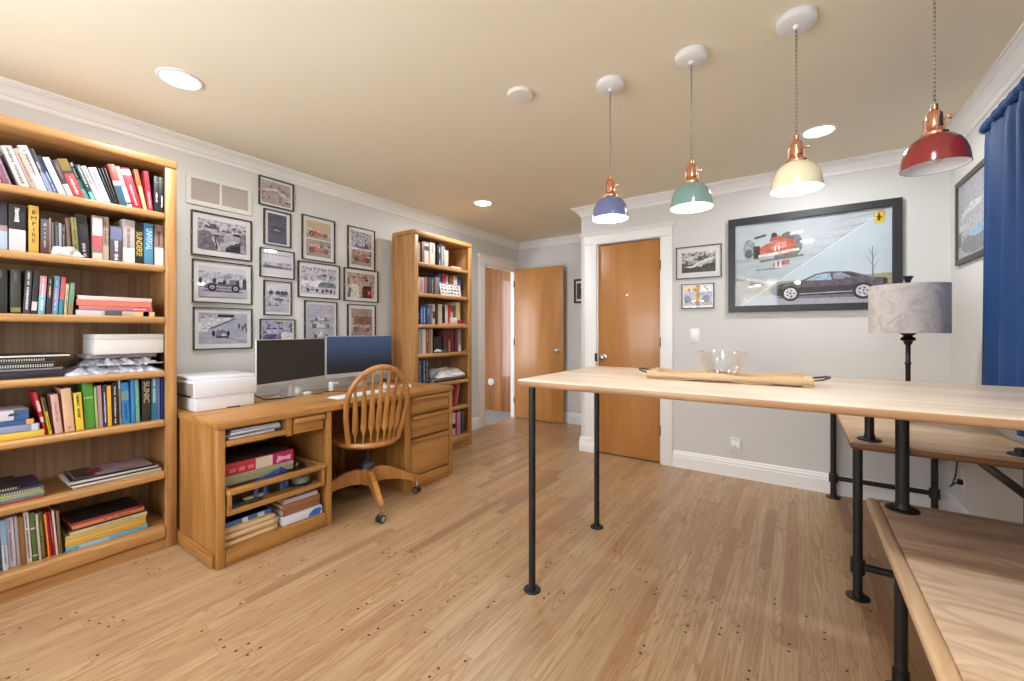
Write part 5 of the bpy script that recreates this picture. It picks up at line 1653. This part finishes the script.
tag(MB().box(-2.96, -2.93, 1.49, 1.545, ZD + .0004, ZD + .06, bev=.006).build('speaker_box', M((150, 142, 138), .5)), 'small grey box beside the mint green gadget under the left monitor', 'gadget')
tag(MB().box(-2.955, -2.915, 1.645, 1.7, ZD + .0004, ZD + .022, bev=.005).build('charger', M((222, 222, 220), .4)), 'small white charger block on the desk right of the mint gadget', 'charger')
wl = thing('usb_plug', 'upright white plug with lead standing between the two monitors', 'plug', (-2.93, 1.86, ZD + .0004))
MB().box(-.012, .012, -.014, .014, 0, .075, bev=.005).build('body', M((228, 228, 226), .4), wl)
MB().tube([(.0, .012, .06), (.01, .05, .066), (.01, .06, .05)], .005, 8).build('lead', M((228, 228, 226), .4), wl)
b = MB().tube([(-2.96, 1.32, ZD + .05), (-2.955, 1.34, ZD + .03), (-2.94, 1.38, ZD + .0045), (-2.9, 1.44, ZD + .0045), (-2.9, 1.55, ZD + .0045)], .004, 6)
b.build('desk_cable', M_BLACK)
tag(COL.objects['desk_cable'], 'short black cable on the desk under the left end of the left monitor', 'cable')
b = MB().tube([(-2.9, 1.69, ZD + .005), (-2.89, 1.76, ZD + .005), (-2.94, 1.81, ZD + .005), (-2.9, 1.88, ZD + .005), (-2.82, 1.93, ZD + .006), (-2.86, 2.02, ZD + .02), (-2.93, 2.1, ZD + .04)], .0035, 6)
tag(b.build('desk_cable', M_BLACK), 'long black cable looping over the desk between charger and right monitor', 'cable')
sp = thing('webcam', 'small black ball on a white foot before the right monitor', 'webcam', (-2.86, 2.3, ZD + .0004))
MB().lathe([(.022, 0), (.022, .008), (.006, .012), (.006, .03)], seg=20).build('foot', M((220, 220, 220), .4), sp)
MB().lathe([(.004, .028), (.016, .034), (.021, .048), (.016, .062), (.004, .068)], seg=20).build('ball', M_BLACK, sp)
lie('white note pad', 'on the desk beside the black ball, behind the chair', 2.2, 2.33, ZD, .012, -2.72, .1, (222, 220, 214), (), None, .2, None, 'notepad', 'notepad')

# ------------------------------------------------------------------ windsor desk chair
ch = thing('swivel_chair', 'oak windsor swivel chair with arrow spindles pulled up to the desk', 'chair', (-2.485, 1.855, 0), -.31)
ZS = .47
def seat_outline(a):
    c, s = cos(a), sin(a)
    r = .222 * (1 + .03 * cos(3 * a))
    return r * c * 1.0, r * s * 1.02
b = MB()
rings = []
N = 40
for sc, z in ((.0, -.046), (.8, -.046), (.94, -.038), (1.0, -.024), (1.0, -.008), (.975, .0), (.9, .001), (.6, -.006), (.3, -.008), (.0, -.008)):
    ring = []
    for i in range(N):
        x, y = seat_outline(2 * pi * i / N)
        ring.append(b.bm.verts.new((x * max(sc, .002) + .0, y * max(sc, .002), ZS + z)))
    rings.append(ring)
for a, c2 in zip(rings, rings[1:]):
    for i in range(N):
        f = b.bm.faces.new((a[i], a[(i + 1) % N], c2[(i + 1) % N], c2[i]))
        f.smooth = True
b.build('seat', W_CHX, ch)
def bow(t):
    """t -1..1 from left foot over the top to right foot -> (y, h)"""
    s_ = -1 if t < 0 else 1
    u = 1 - abs(t)
    if u < .42:
        k = u / .42
        return s_ * (.166 + (.203 - .166) * sin(k * pi / 2)), .26 * k
    ph = (u - .42) / .58 * pi / 2
    return s_ * .203 * cos(ph), .26 + .24 * sin(ph)
pts = []
for i in range(49):
    y, h = bow(-1 + 2 * i / 48)
    pts.append((.128 + h * .3, y, ZS - .01 + h + (.01 if h > .02 else 0)))
MB().tube(pts, .0175, 12).build('bow', W_CHX, ch)
for i in range(7):
    q = (i - 3) / 3
    yb = q * .128
    xb = sqrt(.196 ** 2 - yb ** 2) - .008
    yt = q * .162
    ht = .26 + .24 * sqrt(max(0, 1 - (yt / .203) ** 2)) - .004
    xt = .128 + ht * .3
    prof = [(0, .0065, 1), (.14, .007, 1), (.21, .018, .42), (.25, .021, .34), (.45, .0185, .38), (.7, .0135, .48), (.86, .0085, .75), (1, .0065, 1)]
    b = MB()
    rings = []
    for f_, w_, fl in prof:
        p = Vector((xb + (xt - xb) * f_, yb + (yt - yb) * f_, ZS - .012 + (ht + .012) * f_))
        rings.append([b.bm.verts.new((p.x + w_ * fl * cos(2 * pi * k / 10), p.y + w_ * sin(2 * pi * k / 10), p.z)) for k in range(10)])
    for a, c2 in zip(rings, rings[1:]):
        for k in range(10):
            f = b.bm.faces.new((a[k], a[(k + 1) % 10], c2[(k + 1) % 10], c2[k]))
            f.smooth = True
    b.bm.faces.new(list(reversed(rings[0])))
    b.bm.faces.new(rings[-1])
    b.build('spindle', W_CHX, ch)
MB().box(-.09, .09, -.075, .075, ZS - .068, ZS - .045, bev=.006).build('seat_plate', M_BLACK, ch)
MB().cyl((0, 0, .25), (0, 0, ZS - .05), .014, 16).build('post', M((70, 70, 74), .3, .8), ch)
MB().lathe([(.05, .252), (.052, .262), (.046, .28), (.03, .298), (.02, .304)], seg=24).build('post_boot', M((52, 54, 62), .35), ch)
MB().lathe([(.04, .14), (.045, .148), (.045, .245), (.042, .254)], seg=24).build('hub', W_CHX, ch)
for k in range(4):
    a = pi / 2 * k - .11
    P = [(.035, .245), (.09, .25), (.15, .238), (.22, .206), (.29, .165), (.35, .14), (.378, .126), (.38, .104), (.36, .092), (.32, .1), (.26, .122), (.19, .142), (.12, .15), (.035, .145)]
    b = MB()
    b.prism([(r_ * cos(a) + .016 * sin(a), r_ * sin(a) - .016 * cos(a), z) for r_, z in P], (-.032 * sin(a), .032 * cos(a), 0))
    bmesh.ops.bevel(b.bm, geom=b.bm.edges[:], offset=.005, segments=2, affect='EDGES', profile=.5)
    lg = b.build('leg', W_CHX, ch)
    cx, cy = .355 * cos(a), .355 * sin(a)
    b = MB()
    b.cyl((cx, cy, .05), (cx, cy, .098), .006, 10, 1)
    ca = a + .6
    for sg in (-1, 1):
        p0 = Vector((cx + sg * .004 * cos(ca), cy + sg * .004 * sin(ca), .026))
        p1 = Vector((cx + sg * .02 * cos(ca), cy + sg * .02 * sin(ca), .026))
        b.tube([p0, p1], .0255, 18, 0)
        b.tube([p1, p1 + (p1 - p0).normalized() * .001], .017, 16, 1)
    b.box(cx - .012, cx + .012, cy - .012, cy + .012, .048, .062, 1, bev=.004)
    b.build('caster', [M((40, 38, 38), .4), M_CHROME], lg)
# ------------------------------------------------------------------ bar table, bench, side desk
def flange(mb, x, y, z, r, up=1):
    h = .008
    mb.lathe([(r, z), (r, z + up * h * .7), (r * .93, z + up * h), (r * .5, z + up * h), (r * .42, z + up * h * 3.4), (r * .3, z + up * h * 3.6)], (x, y, 0), 28)
def flange_obj(parent, x, y, z, r, up=1):
    b = MB()
    flange(b, x, y, z, r, up)
    o = b.build('flange', M_PIPE, parent)
    b = MB()
    for k in range(4):
        a = pi / 4 + pi / 2 * k
        b.lathe([(.0042, z + up * .0078), (.004, z + up * .0095), (.001, z + up * .0105)], (x + r * .76 * cos(a), y + r * .76 * sin(a), 0), 10)
    b.build('flange_screws', M((88, 86, 84), .35, .8), parent)
    return o

ZT, TT = .98, .034
bt = thing('bar_table', 'tall pale wood bar table on black iron pipe legs', 'table', (-.16, 2.06, 0))
BO = Vector((-.16, 2.06, 0))
L = lambda x, y, z: (x - BO.x, y - BO.y, z)
b = MB()
b.box(-1.075 - BO.x, .752 - BO.x, 1.61 - BO.y, 2.52 - BO.y, ZT - TT, ZT, bev=.013, seg=3)
b.bm.normal_update()
for f in b.bm.faces:
    f.material_index = 0 if f.normal.z > .5 else 1
b.build('tabletop', [W_TOP, W_TOPE], bt)
def pipe_leg(parent, off, x, y, z0, z1, r, fr, top=True):
    lg = MB().cyl((x - off.x, y - off.y, z0 + .003), (x - off.x, y - off.y, z1), r, 20).build('leg', M_PIPE, parent)
    flange_obj(lg, x - off.x, y - off.y, z0, fr)
    if top:
        b = MB()
        flange(b, x - off.x, y - off.y, z1, fr * .95, -1)
        b.build('top_flange', M_PIPE, lg)
    return lg
pipe_leg(bt, BO, -1.02, 1.663, 0, ZT - TT, .016, .04, False)
pipe_leg(bt, BO, -1.02, 2.42, 0, ZT - TT, .016, .04, False)
pipe_leg(bt, BO, .358, 2.36, .4575, ZT - TT, .0225, .055, False)
pipe_leg(bt, BO, .264, 2.462, .7125, ZT - TT, .017, .044, False)

SO = Vector((.5, 3.1, 0))
sd_ = thing('side_desk', 'lower oak desk along the right wall behind the bar table', 'desk', SO)
b = MB()
b.box(.19 - SO.x, .81 - SO.x, 2.39 - SO.y, 3.865 - SO.y, .676, .712, bev=.014, seg=3)
for f in b.bm.faces:
    f.normal_update()
    f.material_index = 0 if f.normal.z > .5 else 1
b.build('desk_top', [W_SIDE, wood('side_desk_edge', (92, 58, 32), (120, 78, 44), (140, 94, 56), axis='X', across=24, along=1)], sd_)
for x, y in ((.222, 2.445), (.21, 3.815), (.735, 2.445), (.735, 3.815)):
    lg = pipe_leg(sd_, SO, x, y, 0, .676, .018, .0445, False)
    MB().cyl((x - SO.x, y - SO.y, .112), (x - SO.x, y - SO.y, .172), .027, 18).build('tee_fitting', M_PIPE, lg)
for y in (2.445, 3.815):
    MB().cyl((.222 - SO.x, y - SO.y, .142), (.735 - SO.x, y - SO.y, .142), .016, 14).build('crossbar', M_PIPE, sd_)
MB().tube([(.735 - SO.x, 2.462 - SO.y, .56), (.605 - SO.x, 2.435 - SO.y, .676)], .016, 8).build('brace', M((52, 46, 42), .5), sd_)
fo = MB()
flange(fo, .722 - SO.x, 2.49 - SO.y, .7118, .036)
fo.build('flange', M_PIPE, sd_)

NO = Vector((.54, 1.45, 0))
bn = thing('bench', 'low wide oak plank bench on iron pipe legs in the right foreground', 'bench', NO)
MB().box(.292 - NO.x, .82 - NO.x, .5 - NO.y, 2.458 - NO.y, .42, .457, bev=.006, seg=2).build('bench_top', W_BENCH, bn)
MB().box(.252 - NO.x, .2922 - NO.x, .5 - NO.y, 2.46 - NO.y, .418, .4576, bev=.012, seg=3).build('edge_strip', W_BENCHE, bn)
for x, y in ((.282, 1.88), (.282, .66), (.76, 1.88), (.76, .66)):
    lg = pipe_leg(bn, NO, x, y, 0, .42, .0178, .045, False)
    MB().cyl((x - NO.x, y - NO.y, .022), (x - NO.x, y - NO.y, .075), .0225, 18).build('coupling', M_PIPE, lg)

# tray with handles and glass bowl
tr = thing('dough_tray', 'long shallow wooden tray with wavy sides and metal handles on the bar table', 'tray', (-.27, 2.075, ZT + .0005), radians(2.2))
hw, hd = .318, .09
def wavy(u):
    return .035 + .0045 * cos(2 * pi * u * 2.2 + .5), .002 + .003 * (1 + sin(2 * pi * u * 2.1 + 2.2)) * (0 if u < .05 or u > .95 else 1)
b = MB()
b.box(-hw, hw, -hd, hd, .006, .014)
b.build('tray_floor', W_TRAY, tr)
for sg in (-1, 1):
    b = MB()
    up_, lo_ = [], []
    for i in range(25):
        u = i / 24
        t_, l_ = wavy(u)
        up_.append((-hw + 2 * hw * u, sg * hd, t_))
        lo_.append((-hw + 2 * hw * u, sg * hd, l_ if 0 < i < 24 else 0))
    b.prism(lo_ + up_[::-1], (0, -sg * .014, 0))
    b.build('tray_side', W_TRAY, tr)
    b = MB().box(min(sg * hw, sg * (hw - .03)), max(sg * hw, sg * (hw - .03)), -hd + .02, hd - .02, .0, .034, bev=.003)
    b.build('tray_end', W_TRAY, tr)
    b = MB().tube([(sg * (hw - .004), -.055, .024), (sg * (hw + .03), -.05, .03), (sg * (hw + .052), -.025, .036), (sg * (hw + .056), 0, .037), (sg * (hw + .052), .025, .036), (sg * (hw + .03), .05, .03), (sg * (hw - .004), .055, .024)], .0045, 8)
    b.build('handle', M((96, 84, 84), .4, .8), tr)
bo = MB()
po = [(.052, 0), (.056, .002), (.058, .008), (.064, .022), (.079, .05), (.094, .085), (.105, .112), (.107, .114)]
pi_ = [(.103, .112), (.091, .085), (.076, .052), (.06, .026), (.05, .014), (.001, .012)]
rings = []
NF = 72
for r_, z in po + pi_:
    ring = []
    for i in range(NF):
        a = 2 * pi * i / NF
        fl = 1 + (.022 * cos(12 * a) if z > .02 else 0) * min(1, z / .09)
        zz_ = z + (.004 * cos(12 * a) if z > .105 else 0)
        ring.append(bo.bm.verts.new((r_ * fl * cos(a), r_ * fl * sin(a), zz_)))
    rings.append(ring)
for a, c2 in zip(rings, rings[1:]):
    for i in range(NF):
        f = bo.bm.faces.new((a[i], a[(i + 1) % NF], c2[(i + 1) % NF], c2[i]))
        f.smooth = True
bo.bm.faces.new(list(reversed(rings[0])))
bo.bm.faces.new(rings[-1])
bo = bo.build('glass_bowl', M_BOWL, None, (-.283, 2.08, ZT + .0152))
tag(bo, 'clear fluted glass bowl sitting in the wooden tray', 'bowl')

# lamp, cord and curtain
lp = thing('table_lamp', 'dark lamp with a grey marbled drum shade standing on the side desk', 'lamp', (.508, 3.19, .712))
MB().lathe([(.062, .0004), (.064, .006), (.06, .014), (.03, .022), (.018, .04), (.014, .07), (.02, .08), (.011, .09), (.011, .3), (.016, .31), (.011, .32), (.011, .41), (.018, .42), (.02, .432), (.034, .44), (.03, .452), (.018, .462), (.034, .474), (.036, .48), (.001, .482)], seg=24).build('stem', M((30, 26, 24), .4), lp)
g = G('marbled_shade')
o_ = g.obj()
n1 = g.noise(o_, 9, 5, .7, 1.2)
n2 = g.noise(o_, 16, 4, .6, 1.5)
cl_ = g.ramp(n1, [(.3, (172, 164, 160)), (.46, (196, 189, 185)), (.54, (210, 204, 200)), (.7, (188, 181, 177))])
cl_ = g.mix(g.f('MULTIPLY', g.f('MAXIMUM', g.f('SUBTRACT', n2, .55), 0.0), 2.0), cl_, lin((206, 200, 196)))
SHADE = g.out(cl_, .7)
MB().lathe([(.169, .478), (.17, .4785), (.17, .745), (.169, .7455), (.1665, .745), (.1665, .4785), (.1689, .478)], seg=64).build('lamp_shade', SHADE, lp)
MB().cyl((0, 0, .48), (0, 0, .77), .006, 10).build('harp_rod', M((60, 50, 40), .4, .6), lp)
b = MB()
for k in range(3):
    a = 2 * pi * k / 3
    b.cyl((0, 0, .735), (.1675 * cos(a), .1675 * sin(a), .735), .002, 6)
b.build('shade_spider', M((60, 50, 40), .4, .6), lp)
MB().lathe([(.01, .735), (.008, .752), (.01, .758), (.014, .775), (.021, .788), (.023, .795), (.016, .797), (.001, .79)], seg=20).build('finial', M((30, 26, 24), .4), lp)
b = MB().tube([(.795, 3.62, .285), (.78, 3.62, .27), (.772, 3.66, .24), (.77, 3.64, .25), (.77, 3.58, .29), (.77, 3.53, .35), (.77, 3.505, .42), (.77, 3.5, .55), (.77, 3.5, .675)], .004, 8)
tag(b.build('electric_flex', M_BLACK), 'black power cord dangling beneath the side desk to the corner outlet', 'cord')

cu = thing('curtain', 'royal blue gathered curtain hanging on a rod along the right wall', 'curtain', (.777, 2.35, 0))
NY, NZ = 150, 26
Y0, Y1, Z0, Z1 = 1.62, 3.075, .765, 2.235
def fold(y, z):
    t = (2.217 - z) / (2.217 - Z0)
    k = 2 * pi / .15
    am = .0185 if z < 2.15 else .009
    return am * sin(k * y + .8 * sin(5 * y + 1.2 * t)) + .004 * sin(97 * y + 1.7 * t) * (1 - .6 * t)
b = MB()
g0, g1 = [], []
for j in range(NZ + 1):
    z = Z1 + (Z0 - Z1) * j / NZ
    ra, rb = [], []
    for i in range(NY + 1):
        y = Y0 + (Y1 - Y0) * i / NY
        yy = y - .075 * (1 - j / NZ) * 0 + (.1 * (j / NZ) ** 1.3 if i > NY * .7 else 0) * ((i / NY - .7) / .3 if i > NY * .7 else 0)
        x = fold(y, z) * (.8 if z > 2.19 else 1)
        ra.append(b.bm.verts.new((x - .0012, yy - 2.35, z)))
        rb.append(b.bm.verts.new((x + .0012, yy - 2.35, z)))
    g0.append(ra)
    g1.append(rb)
for j in range(NZ):
    for i in range(NY):
        f = b.bm.faces.new((g0[j][i], g0[j][i + 1], g0[j + 1][i + 1], g0[j + 1][i]))
        f.smooth = True
        f = b.bm.faces.new((g1[j][i], g1[j + 1][i], g1[j + 1][i + 1], g1[j][i + 1]))
        f.smooth = True
for j in range(NZ):
    for i in (0, NY):
        b.bm.faces.new((g0[j][i], g0[j + 1][i], g1[j + 1][i], g1[j][i]))
for i in range(NY):
    for j in (0, NZ):
        b.bm.faces.new((g0[j][i], g0[j][i + 1], g1[j][i + 1], g1[j][i]))
g = G('royal_blue_weave')
n_ = g.noise(g.obj(), 160, 2, .5)
BLUE = g.out(g.ramp(n_, [(.35, (17, 56, 108)), (.65, (24, 66, 120))]), .6, 0, .4)
b.build('drape', BLUE, cu)
b = MB()
rings = []
for i in range(121):
    y = Y0 + (Y1 - Y0) * i / 120
    r_ = .0235 + .0035 * sin(y * 2 * pi / .021) + .002 * sin(y * 61)
    rings.append([b.bm.verts.new((r_ * cos(2 * pi * k / 14), y - 2.35, 2.217 + r_ * sin(2 * pi * k / 14))) for k in range(14)])
for a, c2 in zip(rings, rings[1:]):
    for k in range(14):
        f = b.bm.faces.new((a[k], a[(k + 1) % 14], c2[(k + 1) % 14], c2[k]))
        f.smooth = True
b.build('rod_pocket', BLUE, cu)
rod = MB().cyl((0, 1.58 - 2.35, 2.217), (0, 3.09 - 2.35, 2.217), .012, 14).build('curtain_rod', M((120, 120, 120), .35, .7), cu)
MB().lathe([(.012, 0), (.021, .002), (.022, .014), (.018, .022), (.001, .024)], (0, 3.085 - 2.35, 2.217), 16, axis='Y').build('finial', M((150, 148, 144), .4, .4), rod)
MB().box(-.006, .038, 2.9 - 2.35, 2.915 - 2.35, 2.2, 2.21).build('bracket', M((120, 120, 120), .35, .7), rod)
